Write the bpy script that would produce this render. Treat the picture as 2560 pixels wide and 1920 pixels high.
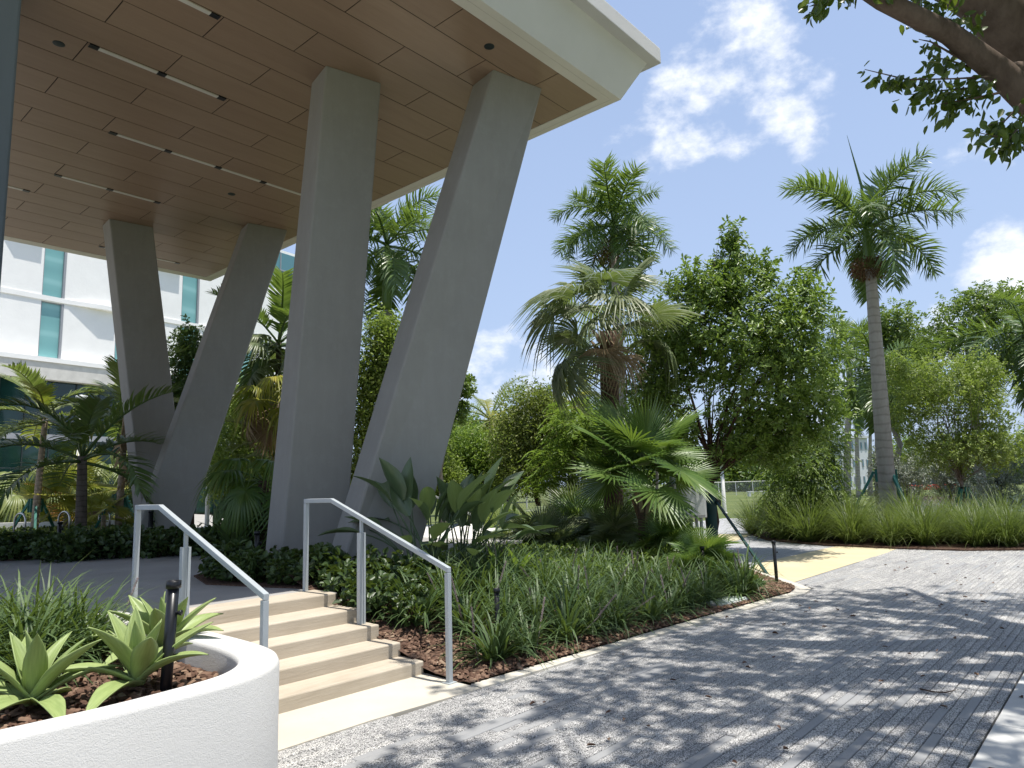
import bpy, math, random
import numpy as np
from mathutils import Vector, Matrix

# ------------------------------------------------------------------ scene, camera, light
for o in list(bpy.data.objects):
    bpy.data.objects.remove(o)
S = bpy.context.scene
C = S.collection
R = math.radians
RT = np.array([.65959, -.75105, -.02924]); UP = np.array([-.089006, -.116681, .98917]); FW = np.array([.746334, .64985, .143811])
EYE = np.array([0., 0., 1.6])
cam = bpy.data.cameras.new('camera')
cam.sensor_fit = 'HORIZONTAL'; cam.sensor_width = 36; cam.lens = 1780 / 2560 * 36
cam.clip_start = .05; cam.clip_end = 5000
camo = bpy.data.objects.new('camera', cam); C.objects.link(camo)
camo.matrix_world = Matrix([[RT[0], UP[0], -FW[0], 0], [RT[1], UP[1], -FW[1], 0], [RT[2], UP[2], -FW[2], 1.6], [0, 0, 0, 1]])
S.camera = camo

SUN = Vector((.04, -.205, .98)).normalized()
sun = bpy.data.lights.new('sun', 'SUN'); sun.energy = 4.4; sun.angle = R(.55); sun.color = (1, .955, .88)
suno = bpy.data.objects.new('sun', sun); C.objects.link(suno)
suno.rotation_euler = SUN.to_track_quat('Z', 'Y').to_euler(); suno.location = (0, 0, 60)

W = bpy.data.worlds.new('World'); S.world = W; W.use_nodes = True
wt = W.node_tree; wn = wt.nodes; wl = wt.links
bg = wn['Background']; bg.inputs[1].default_value = .15
sky = wn.new('ShaderNodeTexSky'); sky.sky_type = 'NISHITA'; sky.sun_disc = False
sky.sun_elevation = math.asin(SUN.z); sky.sun_rotation = math.atan2(SUN.x, SUN.y)
sky.air_density = 1.0; sky.dust_density = 1.2; sky.ozone_density = 1.0

S.view_settings.view_transform = 'Standard'; S.view_settings.look = 'None'
S.view_settings.exposure = .5; S.view_settings.gamma = 1; S.view_settings.use_curve_mapping = False
S.cycles.max_bounces = 8; S.cycles.transparent_max_bounces = 8; S.cycles.diffuse_bounces = 5
S.cycles.caustics_reflective = False; S.cycles.caustics_refractive = False
try:
    S.cycles.use_denoising = True
except Exception:
    pass

K = 2560 / 2212
def ray(px, py):
    d = RT * ((px * K - 1280) / 1780) - UP * ((py * K - 960) / 1780) + FW
    return d
def at(px, py, depth):
    return EYE + ray(px, py) * depth
def gnd(px, py, z=0.):
    d = ray(px, py); return EYE + d * ((z - 1.6) / d[2])
def msz(px, depth):
    return px * K / 1780 * depth

# clouds belong to the sky: soft lobes broken up by noise, in view and all round
def N(t, **kw):
    n = wn.new(t)
    for k, v in kw.items():
        setattr(n, k, v)
    return n
geo = N('ShaderNodeTexCoord')
mapn = N('ShaderNodeMapping'); mapn.inputs['Scale'].default_value = (1, 1, 1.6)
wl.new(geo.outputs['Generated'], mapn.inputs['Vector'])
noi = N('ShaderNodeTexNoise'); noi.inputs['Scale'].default_value = 17; noi.inputs['Detail'].default_value = 12; noi.inputs['Roughness'].default_value = .58
noi.inputs['Distortion'].default_value = .08
wl.new(mapn.outputs[0], noi.inputs['Vector'])
lobes = []
for (x, y, r, s) in [(1610, 120, 4.0, 1.0), (1500, 165, 3.6, .95), (1690, 240, 3.6, 1.0), (1580, 235, 3.2, .8), (1640, 55, 2.4, .8), (1420, 320, 3.2, .75), (1500, 290, 2.4, .7),
                     (2200, 600, 3.6, 1.25), (2120, 350, 2.0, .6), (2020, 590, 2.2, .55), (1060, 810, 4.2, 1.05), (1150, 830, 3.5, .9), (2080, 690, 3, .7), (1740, 900, 4, .7)]:
    d = ray(x, y); lobes.append((d / np.linalg.norm(d), r, s))
rng0 = random.Random(5)
for i in range(16):
    a = rng0.uniform(0, 2 * math.pi); e = R(rng0.uniform(6, 50))
    d = np.array([math.cos(a) * math.cos(e), math.sin(a) * math.cos(e), math.sin(e)])
    if d @ (FW / np.linalg.norm(FW)) < .62:
        lobes.append((d, rng0.uniform(3, 8), rng0.uniform(.7, 1.1)))
acc = None
for d, r, s in lobes:
    dp = N('ShaderNodeVectorMath', operation='DOT_PRODUCT'); wl.new(geo.outputs['Generated'], dp.inputs[0]); dp.inputs[1].default_value = tuple(d)
    mr = N('ShaderNodeMapRange', interpolation_type='SMOOTHSTEP')
    mr.inputs[1].default_value = math.cos(R(r * 1.35)); mr.inputs[2].default_value = math.cos(R(r * .15)); mr.inputs[3].default_value = 0; mr.inputs[4].default_value = s
    wl.new(dp.outputs['Value'], mr.inputs[0])
    if acc is None: acc = mr.outputs[0]
    else:
        mx = N('ShaderNodeMath', operation='MAXIMUM'); wl.new(acc, mx.inputs[0]); wl.new(mr.outputs[0], mx.inputs[1]); acc = mx.outputs[0]
ad = N('ShaderNodeMath', operation='MULTIPLY_ADD'); wl.new(noi.outputs['Fac'], ad.inputs[0]); ad.inputs[1].default_value = 3.2; ad.inputs[2].default_value = -1.92
sm = N('ShaderNodeMath', operation='ADD'); wl.new(acc, sm.inputs[0]); wl.new(ad.outputs[0], sm.inputs[1])
cl = N('ShaderNodeMapRange', interpolation_type='SMOOTHSTEP'); cl.inputs[1].default_value = .10; cl.inputs[2].default_value = 1.35; cl.inputs[3].default_value = 0; cl.inputs[4].default_value = .95
wl.new(sm.outputs[0], cl.inputs[0])
ml = N('ShaderNodeMath', operation='MULTIPLY'); wl.new(cl.outputs[0], ml.inputs[0])
g2 = N('ShaderNodeMapRange'); g2.inputs[1].default_value = 0; g2.inputs[2].default_value = .1; wl.new(acc, g2.inputs[0]); wl.new(g2.outputs[0], ml.inputs[1])
sx_ = N('ShaderNodeSeparateXYZ'); wl.new(geo.outputs['Generated'], sx_.inputs[0])
hzr = N('ShaderNodeMapRange'); hzr.inputs[1].default_value = 0; hzr.inputs[2].default_value = .75; hzr.inputs[3].default_value = .86; hzr.inputs[4].default_value = .42; wl.new(sx_.outputs[2], hzr.inputs[0])
hz = N('ShaderNodeMix', data_type='RGBA'); wl.new(hzr.outputs[0], hz.inputs['Factor']); wl.new(sky.outputs[0], hz.inputs['A']); hz.inputs['B'].default_value = (2.35, 2.95, 4.2, 1)
mixc = N('ShaderNodeMix', data_type='RGBA'); wl.new(ml.outputs[0], mixc.inputs['Factor']); wl.new(hz.outputs['Result'], mixc.inputs['A'])
mixc.inputs['B'].default_value = (5.6, 5.7, 5.9, 1)
wl.new(mixc.outputs['Result'], bg.inputs[0])

# ------------------------------------------------------------------ materials
MATS = {}
class Mt:
    """small helper round one node tree"""
    def __init__(s, name):
        s.m = bpy.data.materials.new(name); s.m.use_nodes = True; s.t = s.m.node_tree; s.n = s.t.nodes; s.l = s.t.links
        s.b = s.n['Principled BSDF']; s.out = s.n['Material Output']; MATS[name] = s.m
        s.tc = s.n.new('ShaderNodeTexCoord')
    def map(s, scale=(1, 1, 1), src='Object', rot=(0, 0, 0)):
        m = s.n.new('ShaderNodeMapping'); m.inputs['Scale'].default_value = scale; m.inputs['Rotation'].default_value = rot
        s.l.new(s.tc.outputs[src], m.inputs['Vector']); return m.outputs[0]
    def noise(s, vec, scale, detail=4, rough=.55):
        n = s.n.new('ShaderNodeTexNoise'); n.inputs['Scale'].default_value = scale; n.inputs['Detail'].default_value = detail; n.inputs['Roughness'].default_value = rough
        s.l.new(vec, n.inputs['Vector']); return n.outputs['Fac']
    def ramp(s, fac, stops):
        r = s.n.new('ShaderNodeValToRGB'); e = r.color_ramp.elements
        while len(e) < len(stops): e.new(.5)
        for q, (p, c) in zip(e, stops):
            q.position = p; q.color = (*c, 1) if len(c) == 3 else c
        s.l.new(fac, r.inputs[0]); return r.outputs[0]
    def mix(s, fac, a, b, mode='MIX'):
        m = s.n.new('ShaderNodeMix'); m.data_type = 'RGBA'; m.blend_type = mode
        for k, v in (('Factor', fac), ('A', a), ('B', b)):
            if isinstance(v, (int, float)): m.inputs[k].default_value = v
            elif isinstance(v, tuple): m.inputs[k].default_value = (*v, 1)
            else: s.l.new(v, m.inputs[k])
        return m.outputs['Result']
    def col(s, c):
        if isinstance(c, tuple): s.b.inputs['Base Color'].default_value = (*c, 1)
        else: s.l.new(c, s.b.inputs['Base Color'])
        return s
    def rough(s, r, spec=.5, metal=0):
        s.b.inputs['Roughness'].default_value = r; s.b.inputs['Specular IOR Level'].default_value = spec; s.b.inputs['Metallic'].default_value = metal
        return s
    def bump(s, fac, strength=.3, dist=.01):
        b = s.n.new('ShaderNodeBump'); b.inputs['Strength'].default_value = strength; b.inputs['Distance'].default_value = dist
        s.l.new(fac, b.inputs['Height']); s.l.new(b.outputs[0], s.b.inputs['Normal']); return s
    def island(s):
        g = s.n.new('ShaderNodeNewGeometry'); return g.outputs['Random Per Island']
    def objrand(s):
        g = s.n.new('ShaderNodeObjectInfo'); return g.outputs['Random']

def plain(name, c, var=.12, rough=.7, bump=.15, bscale=60, nscale=3, spec=.4, metal=0, dist=.004):
    k = Mt(name); v = k.map(); n = k.noise(v, nscale)
    lo = tuple(x * (1 - var) for x in c); hi = tuple(min(1, x * (1 + var)) for x in c)
    k.col(k.ramp(n, [(.3, lo), (.7, hi)])).rough(rough, spec, metal)
    if bump: k.bump(k.noise(v, bscale, 5), bump, dist)
    return k.m

def stucco(name, c, scale=90, strength=.6, dist=.006, var=.05):
    k = Mt(name); v = k.map(); a = k.noise(v, scale, 6, .6); b = k.noise(v, scale * .25, 3)
    n = k.noise(v, 1.3, 5)
    k.col(k.ramp(n, [(.3, tuple(x * (1 - var) for x in c)), (.65, c)])).rough(.85, .25)
    k.bump(k.mix(.35, a, b), strength, dist); return k.m
stucco('stucco_white', (.64, .63, .605), 170, .7, .006)
stucco('wall_white', (.90, .89, .86), 8, .30, .03, .05)
stucco('fascia_white', (.74, .73, .68), 120, .35, .004)
stucco('border_cream', (.74, .71, .62), 120, .2, .003)

k = Mt('column_render'); v = k.map(); n1 = k.noise(v, 1.1, 6, .6); n2 = k.noise(k.map((3.5, 3.5, .5)), 2.4, 6, .65); n3 = k.noise(v, 5.5, 7, .7)
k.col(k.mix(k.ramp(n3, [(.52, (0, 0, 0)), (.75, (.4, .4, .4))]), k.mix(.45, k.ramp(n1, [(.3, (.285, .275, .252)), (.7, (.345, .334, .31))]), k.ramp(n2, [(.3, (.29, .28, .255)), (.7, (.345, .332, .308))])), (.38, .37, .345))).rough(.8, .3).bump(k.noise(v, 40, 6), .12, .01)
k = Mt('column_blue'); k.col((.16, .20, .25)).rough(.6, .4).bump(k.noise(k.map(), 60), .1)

k = Mt('soffit_wood'); g = k.noise(k.map((.55, 14, 14), 'Object'), 7, 7, .65); g2 = k.noise(k.map((.25, 2.5, 2.5), 'Object'), 3, 4)
cw = k.ramp(g, [(.25, (.23, .15, .098)), (.5, (.32, .219, .148)), (.75, (.38, .27, .184))])
cw = k.mix(.45, cw, k.ramp(g2, [(.3, (.245, .162, .109)), (.7, (.37, .26, .178))]))
cw = k.mix(.35, cw, k.ramp(k.objrand(), [(0, (.27, .18, .12)), (1, (.355, .25, .17))]))
k.col(cw).rough(.42, .4).bump(g, .06, .002)
plain('joint_dark', (.02, .015, .012), 0, .9, 0)

k = Mt('step_concrete'); v = k.map((.9, 7, 16)); n = k.noise(v, 3.2, 8, .68); n2 = k.noise(k.map(), 1.6, 5)
c = k.mix(.5, k.ramp(n, [(.25, (.34, .285, .215)), (.5, (.47, .41, .325)), (.75, (.58, .52, .43))]), k.ramp(n2, [(.3, (.40, .34, .26)), (.7, (.56, .50, .41))]))
k.col(c).rough(.8, .3).bump(k.noise(k.map((1, 6, 12)), 9, 7, .7), .35, .006)
def conc(name, lo, hi, sc=1.2):
    k = Mt(name); v = k.map(); n = k.noise(v, sc, 7, .62); f = k.noise(v, 150, 4)
    sp = k.noise(v, 14, 5, .7)
    c = k.mix(.8, k.ramp(n, [(.3, lo), (.7, hi)]), k.ramp(sp, [(.28, tuple(x * .72 for x in lo)), (.42, hi)]), 'MULTIPLY') if False else k.mix(k.ramp(sp, [(.27, (.55,) * 3), (.36, (0,) * 3)]), k.ramp(n, [(.3, lo), (.7, hi)]), tuple(x * .74 for x in lo))
    k.col(c).rough(.85, .25).bump(f, .25, .004); return k.m
conc('pad_cream', (.50, .46, .38), (.585, .545, .465))
conc('kerb_cream', (.52, .485, .41), (.60, .57, .50), 2.5)
conc('band_yellow', (.52, .445, .28), (.60, .525, .35))
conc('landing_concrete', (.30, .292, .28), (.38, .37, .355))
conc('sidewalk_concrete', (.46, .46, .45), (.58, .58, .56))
conc('walk_white', (.60, .585, .55), (.70, .69, .66))

conc('terrace_paving', (.30, .285, .26), (.38, .365, .34))
def paver(name, src):
    k = Mt(name); v = k.map(src=src)
    if name == 'paver_stone':
        va = k.n.new('ShaderNodeVectorMath'); va.operation = 'MULTIPLY_ADD'; va.inputs[1].default_value = (37, 23, 11)
        k.l.new(k.objrand(), va.inputs[0]); k.l.new(v, va.inputs[2]); v = va.outputs[0]
    vo = k.n.new('ShaderNodeTexVoronoi'); vo.inputs['Scale'].default_value = 210; vo.inputs['Randomness'].default_value = 1; k.l.new(v, vo.inputs['Vector'])
    big = k.noise(v, 230, 3)
    rnd = k.n.new('ShaderNodeSeparateColor'); k.l.new(vo.outputs['Color'], rnd.inputs[0])
    spk = k.ramp(rnd.outputs[0], [(.0, (.085, .085, .086)), (.30, (.135, .134, .134)), (.52, (.37, .366, .36)), (.78, (.67, .66, .64)), (1, (.74, .73, .71))])
    smooth = k.ramp(big, [(.3, (.27, .275, .28)), (.7, (.36, .362, .365))])
    isl = k.objrand() if name == 'paver_stone' else k.island()
    sel = k.ramp(isl, [(.0, (0, 0, 0)), (.86, (0, 0, 0)), (.88, (1, 1, 1)), (1, (1, 1, 1))])
    c = k.mix(sel, spk, smooth)
    tone = k.ramp(isl, [(0, (.68, .68, .69)), (.2, (.98, .975, .97)), (.5, (.84, .84, .84)), (.8, (1.04, 1.03, 1.01)), (1, (1.0, 1.0, 1.0))])
    c = k.mix(1.0, c, tone, 'MULTIPLY')
    w = k.ramp(k.noise(k.map((1, 1, 1), src), .9, 5), [(.3, (.86, .86, .87)), (.7, (1.05, 1.05, 1.04))])
    c = k.mix(1.0, c, w, 'MULTIPLY')
    k.col(c).rough(.75, .35).bump(rnd.outputs[0], .35, .002); return k.m
paver('paver_stone', 'Object')
paver('paver_field', 'Object')
k = Mt('paver_far'); v = k.map()
br = k.n.new('ShaderNodeTexBrick'); k.l.new(v, br.inputs['Vector']); br.inputs['Scale'].default_value = 1; br.inputs['Brick Width'].default_value = .567; br.inputs['Row Height'].default_value = .0675
br.inputs['Mortar Size'].default_value = .004; br.inputs['Color1'].default_value = (.34, .342, .35, 1); br.inputs['Color2'].default_value = (.43, .43, .43, 1); br.inputs['Mortar'].default_value = (.06, .06, .065, 1)
sp = k.ramp(k.noise(v, 120, 2), [(.35, (.75, .75, .76)), (.65, (1.2, 1.2, 1.2))])
k.col(k.mix(1.0, br.outputs['Color'], sp, 'MULTIPLY')).rough(.8, .3)
plain('paver_sand', (.045, .045, .048), .3, .95, .2)

plain('rail_paint', (.40, .435, .455), .05, .38, .05, 200, 5, .5)
plain('black_metal', (.012, .013, .016), .2, .32, .05)
plain('steel', (.5, .5, .5), .05, .3, 0, metal=1)
plain('white_paint', (.70, .69, .67), .04, .5, .05)
plain('grey_box', (.50, .52, .50), .06, .45, .05)
plain('conduit_grey', (.36, .37, .36), .08, .5, 0)
plain('diffuser', (.66, .63, .56), .03, .4, 0)
plain('brace_green', (.035, .17, .135), .25, .6, .2, 30)
plain('brace_dark', (.008, .045, .042), .25, .6, .2, 30)
plain('strap_black', (.015, .02, .018), .2, .6, 0)
plain('lid_green', (.52, .58, .53), .06, .7, .2)
plain('red_paint', (.55, .03, .03), .05, .35, 0)
plain('tyre_black', (.02, .02, .02), 0, .8, 0)
plain('car_glass', (.03, .04, .05), 0, .08, 0)
plain('far_wall', (.62, .63, .64), .06, .8, .05)
plain('far_dark', (.035, .045, .075), .1, .5, 0)
plain('wall_cream', (.62, .60, .55), .1, .8, .2)

k = Mt('pane_teal'); w = k.n.new('ShaderNodeTexWave'); w.wave_type = 'BANDS'; w.bands_direction = 'Z'; w.inputs['Scale'].default_value = .22; w.inputs['Distortion'].default_value = 3; w.inputs['Detail'].default_value = 2
k.l.new(k.map((.6, .6, 1)), w.inputs['Vector'])
k.col(k.ramp(w.outputs['Fac'], [(.0, (.17, .38, .375)), (.8, (.20, .43, .42)), (1, (.26, .50, .49))])).rough(.06, .7)  # wave bands paint wavy reflections into the pane colour
k = Mt('glass_dark'); k.col(k.ramp(k.noise(k.map((.5, .5, .3)), .8, 4), [(.35, (.004, .014, .012)), (.7, (.012, .05, .042))])).rough(.04, .6)
k = Mt('pane_blue'); k.col((.10, .24, .27)).rough(.05, .7)
plain('mullion_grey', (.30, .31, .33), .05, .45, 0)
plain('mullion_dark', (.02, .03, .03), .1, .4, 0)

k = Mt('mulch_soil'); v = k.map(); n = k.noise(v, 26, 6, .7)
k.col(k.ramp(n, [(.3, (.04, .024, .018)), (.5, (.11, .066, .048)), (.72, (.22, .145, .105))])).rough(.95, .15).bump(n, .9, .03)
k = Mt('mulch_chip'); i = k.island(); n = k.noise(k.map(), 40, 4)
k.col(k.mix(.3, k.ramp(i, [(0, (.045, .022, .015)), (.35, (.11, .06, .042)), (.7, (.20, .125, .09)), (.93, (.32, .22, .15)), (1, (.42, .34, .25))]), k.ramp(n, [(.3, (.05, .03, .02)), (.7, (.25, .16, .11))]))).rough(.9, .2)
k = Mt('lawn'); v = k.map(); n = k.noise(v, 3, 6, .7); n2 = k.noise(v, .22, 4)
k.col(k.mix(.5, k.ramp(n, [(.3, (.05, .075, .02)), (.7, (.14, .175, .055))]), k.ramp(n2, [(.35, (.075, .10, .03)), (.65, (.17, .185, .07))]))).rough(.9, .2).bump(n, .8, .05)
k = Mt('canal_water'); k.col((.045, .06, .05)).rough(.12, .5).bump(k.noise(k.map((1, 1, 1)), 2.2, 4), .3, .05)

def leaf(name, dark, mid, light, rough=.42, spec=.5, trans=.28, tint=(.35, .5, .05), vein=False):
    warm = lambda c: (c[0] * 1.12 + .004, c[1] * 1.04, c[2] * 1.12 + .004) if c[1] > c[0] * 1.15 and not vein else c
    dark, mid, light = warm(dark), warm(mid), warm(light)
    k = Mt(name); i = k.island(); o = k.objrand()
    c = k.ramp(i, [(0, dark), (.5, mid), (1, light)])
    c = k.mix(.25, c, k.ramp(o, [(0, dark), (1, light)]))
    if vein:
        wv = k.noise(k.map((3, 40, 3)), 3, 3); c = k.mix(.35, c, k.ramp(wv, [(.35, tuple(x * .75 for x in dark)), (.65, light)]))
    k.col(c).rough(rough, spec)
    tr = k.n.new('ShaderNodeBsdfTranslucent'); k.l.new(k.mix(.5, c, tint), tr.inputs[0])
    ms = k.n.new('ShaderNodeMixShader'); ms.inputs[0].default_value = trans
    k.l.new(k.b.outputs[0], ms.inputs[1]); k.l.new(tr.outputs[0], ms.inputs[2]); k.l.new(ms.outputs[0], k.out.inputs[0])
    return k.m
leaf('leaf_dark', (.035, .08, .014), (.065, .135, .024), (.125, .215, .045), .33, .6, .28)
leaf('leaf_main', (.06, .125, .018), (.115, .21, .034), (.21, .32, .065), .36, .5, .34)
leaf('leaf_mid', (.07, .13, .022), (.12, .205, .036), (.21, .31, .075), .4, .5, .4)
leaf('leaf_bright', (.09, .175, .02), (.15, .26, .036), (.24, .36, .07), .42, .45, .4)
leaf('leaf_yellowgreen', (.12, .185, .03), (.19, .28, .05), (.30, .385, .09), .42, .5, .44)
leaf('leaf_olive', (.10, .135, .03), (.17, .21, .048), (.27, .30, .085), .45, .45, .4)
leaf('leaf_silver', (.11, .135, .095), (.21, .24, .19), (.42, .45, .39), .42, .5, .2)
leaf('leaf_feather', (.09, .17, .02), (.15, .26, .035), (.22, .34, .06), .5, .35, .42)
leaf('leaf_ficus', (.022, .055, .008), (.045, .09, .014), (.10, .16, .025), .3, .6, .30, (.40, .55, .04))
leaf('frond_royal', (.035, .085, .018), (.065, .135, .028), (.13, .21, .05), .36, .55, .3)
leaf('frond_sabal', (.075, .12, .045), (.13, .18, .075), (.21, .25, .125), .4, .5, .28)
leaf('frond_fan', (.042, .105, .016), (.08, .165, .028), (.14, .23, .05), .36, .5, .34)
leaf('frond_yellow', (.13, .17, .02), (.26, .26, .035), (.42, .36, .06), .45, .4, .35)
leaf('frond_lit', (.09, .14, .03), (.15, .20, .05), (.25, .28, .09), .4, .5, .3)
leaf('frond_dry', (.16, .10, .05), (.27, .19, .11), (.42, .33, .22), .8, .2, .15, (.4, .3, .15))
leaf('frond_orange', (.22, .10, .02), (.35, .17, .03), (.45, .28, .05), .6, .3, .3, (.6, .35, .05))
leaf('blade_liriope', (.032, .075, .02), (.06, .12, .032), (.115, .185, .065), .5, .4, .2)
leaf('blade_tuft', (.05, .085, .018), (.085, .14, .03), (.17, .22, .06), .45, .4, .25)
leaf('blade_lime', (.10, .15, .02), (.17, .23, .04), (.27, .32, .08), .45, .4, .3)
leaf('agave_leaf', (.25, .345, .11), (.32, .415, .15), (.41, .49, .205), .45, .45, .18, (.45, .58, .16), True)
leaf('paradise_leaf', (.055, .098, .042), (.08, .128, .056), (.12, .17, .08), .34, .6, .14, (.2, .3, .06), True)
leaf('shrub_leaf', (.018, .045, .012), (.035, .075, .018), (.07, .125, .03), .42, .45, .15)
leaf('cover_leaf', (.10, .15, .03), (.17, .22, .05), (.30, .33, .12), .5, .4, .3)
leaf('flower_mauve', (.20, .15, .15), (.30, .24, .24), (.42, .35, .33), .7, .2, .2, (.4, .3, .35))
plain('fruit_brown', (.16, .085, .04), .35, .8, 0)
def bark(name, lo, hi, ring=0, sc=9):
    k = Mt(name); v = k.map((1, 1, .35)); n = k.noise(v, sc, 7, .68)
    c = k.ramp(n, [(.28, lo), (.72, hi)])
    if ring:
        w = k.n.new('ShaderNodeTexWave'); w.bands_direction = 'Z'; w.inputs['Scale'].default_value = ring; w.inputs['Distortion'].default_value = 3.2; w.inputs['Detail'].default_value = 3; w.inputs['Detail Scale'].default_value = 1.6
        k.l.new(k.map(), w.inputs['Vector']); c = k.mix(.3, c, k.ramp(w.outputs['Fac'], [(.0, tuple(x * .55 for x in lo)), (.22, hi), (1, hi)])); k.bump(w.outputs['Fac'], .3, .012)
    else: k.bump(n, .7, .03)
    k.col(c).rough(.9, .2); return k.m
bark('bark_dark', (.035, .02, .014), (.10, .06, .042))
bark('bark_grey', (.15, .125, .10), (.30, .265, .225))
bark('bark_ficus', (.075, .052, .038), (.20, .15, .115), 0, 5)
bark('bark_royal', (.27, .24, .205), (.40, .37, .33), 1.3)
bark('bark_sabal', (.035, .022, .016), (.13, .085, .06), 4)
bark('bark_ring', (.06, .045, .035), (.20, .165, .135), 3.2)
bark('bark_pale', (.22, .17, .12), (.42, .34, .26), 2.6)
k = Mt('shaft_green'); k.col(k.ramp(k.noise(k.map((1, 1, .2)), 5, 4), [(.3, (.07, .13, .018)), (.7, (.15, .23, .04))])).rough(.35, .5)

# ------------------------------------------------------------------ mesh helpers
class MB:
    def __init__(s): s.v = []; s.f = []
    def add(s, vs, fs):
        n = len(s.v); s.v += [tuple(map(float, x)) for x in vs]; s.f += [tuple(i + n for i in f) for f in fs]; return s
    def hexa(s, b, t):      # 4 bottom + 4 top corners, counter-clockwise seen from above
        return s.add(list(b) + list(t), [(3, 2, 1, 0), (4, 5, 6, 7), (0, 1, 5, 4), (1, 2, 6, 5), (2, 3, 7, 6), (3, 0, 4, 7)])
    def box(s, x0, x1, y0, y1, z0, z1):
        return s.hexa([(x0, y0, z0), (x1, y0, z0), (x1, y1, z0), (x0, y1, z0)], [(x0, y0, z1), (x1, y0, z1), (x1, y1, z1), (x0, y1, z1)])
    def prism(s, poly, z0, z1):
        n = len(poly)
        zz0 = z0 if hasattr(z0, '__len__') else [z0] * n; zz1 = z1 if hasattr(z1, '__len__') else [z1] * n
        vs = [(p[0], p[1], zz0[i]) for i, p in enumerate(poly)] + [(p[0], p[1], zz1[i]) for i, p in enumerate(poly)]
        return s.add(vs, [tuple(range(n))[::-1], tuple(range(n, 2 * n))] + [(i, (i + 1) % n, n + (i + 1) % n, n + i) for i in range(n)])
    def tube(s, pts, rad, n=8, cap=True, sq=False):
        pts = [np.asarray(p, float) for p in pts]
        if not hasattr(rad, '__len__'): rad = [rad] * len(pts)
        vs = []; ref = None
        for i, p in enumerate(pts):
            t = pts[min(i + 1, len(pts) - 1)] - pts[max(i - 1, 0)]; t = t / (np.linalg.norm(t) + 1e-9)
            if ref is None:
                ref = np.array([0, 0, 1.]) if abs(t[2]) < .9 else np.array([1., 0, 0])
            a = np.cross(t, ref); a /= np.linalg.norm(a) + 1e-9; b = np.cross(a, t); ref = b
            ph = math.pi / n if sq else 0
            for j in range(n):
                q = 2 * math.pi * j / n + ph
                vs.append(p + (a * math.cos(q) + b * math.sin(q)) * rad[i])
        fs = []
        for i in range(len(pts) - 1):
            for j in range(n):
                fs.append((i * n + j, i * n + (j + 1) % n, (i + 1) * n + (j + 1) % n, (i + 1) * n + j))
        if cap: fs += [tuple(range(n))[::-1], tuple(range((len(pts) - 1) * n, len(pts) * n))]
        return s.add(vs, fs)
    def lathe(s, prof, c=(0, 0), n=16):
        vs = []
        for r, z in prof:
            for j in range(n):
                a = 2 * math.pi * j / n; vs.append((c[0] + r * math.cos(a), c[1] + r * math.sin(a), z))
        fs = [(i * n + j, i * n + (j + 1) % n, (i + 1) * n + (j + 1) % n, (i + 1) * n + j) for i in range(len(prof) - 1) for j in range(n)]
        fs += [tuple(range(n))[::-1], tuple(range((len(prof) - 1) * n, len(prof) * n))]
        return s.add(vs, fs)
    def mesh(s, name):
        me = bpy.data.meshes.new(name); me.from_pydata(s.v, [], s.f); me.update(); return me

def link(name, me, mat=None, parent=None, smooth=False, loc=None, rot=None, scale=None):
    o = bpy.data.objects.new(name, me); C.objects.link(o)
    if mat and me and not len(me.materials): me.materials.append(MATS[mat])
    if parent is not None: o.parent = parent
    if smooth and me: me.shade_smooth()
    if loc is not None: o.location = tuple(float(x) for x in loc)
    if rot is not None: o.rotation_euler = rot
    if scale is not None: o.scale = (scale,) * 3 if not hasattr(scale, '__len__') else scale
    return o
def obj(name, mb, mat, parent=None, smooth=False, bevel=0, **kw):
    o = link(name, mb.mesh(name), mat, parent, smooth, **kw)
    if bevel:
        b = o.modifiers.new('bevel', 'BEVEL'); b.width = bevel; b.segments = 2; b.limit_method = 'ANGLE'; b.angle_limit = R(40)
    return o
def tag(o, label, cat, group=None):
    o['label'] = label; o['category'] = cat
    if group: o['group'] = group
    return o
def struct(o): o['kind'] = 'structure'; return o
def thing(name, label, cat, loc=(0, 0, 0), rz=0, group=None):
    o = bpy.data.objects.new(name, None); C.objects.link(o); o.empty_display_size = .2
    o.location = tuple(float(x) for x in loc); o.rotation_euler = (0, 0, rz)
    return tag(o, label, cat, group)
def npmesh(name, V, F):
    """V (n,3); F list of (m,k) index arrays"""
    me = bpy.data.meshes.new(name); V = np.asarray(V, np.float32)
    me.vertices.add(len(V)); me.vertices.foreach_set('co', V.ravel())
    F = [np.asarray(f, np.int32) for f in F if len(f)]
    idx = np.concatenate([f.ravel() for f in F]); tot = np.concatenate([np.full(len(f), f.shape[1], np.int32) for f in F])
    st = np.concatenate([[0], np.cumsum(tot)[:-1]]).astype(np.int32)
    me.loops.add(len(idx)); me.loops.foreach_set('vertex_index', idx)
    me.polygons.add(len(tot)); me.polygons.foreach_set('loop_start', st)
    me.update(calc_edges=True); me.validate(); return me
def nrm(a): return a / (np.linalg.norm(a, axis=-1, keepdims=True) + 1e-9)

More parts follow.
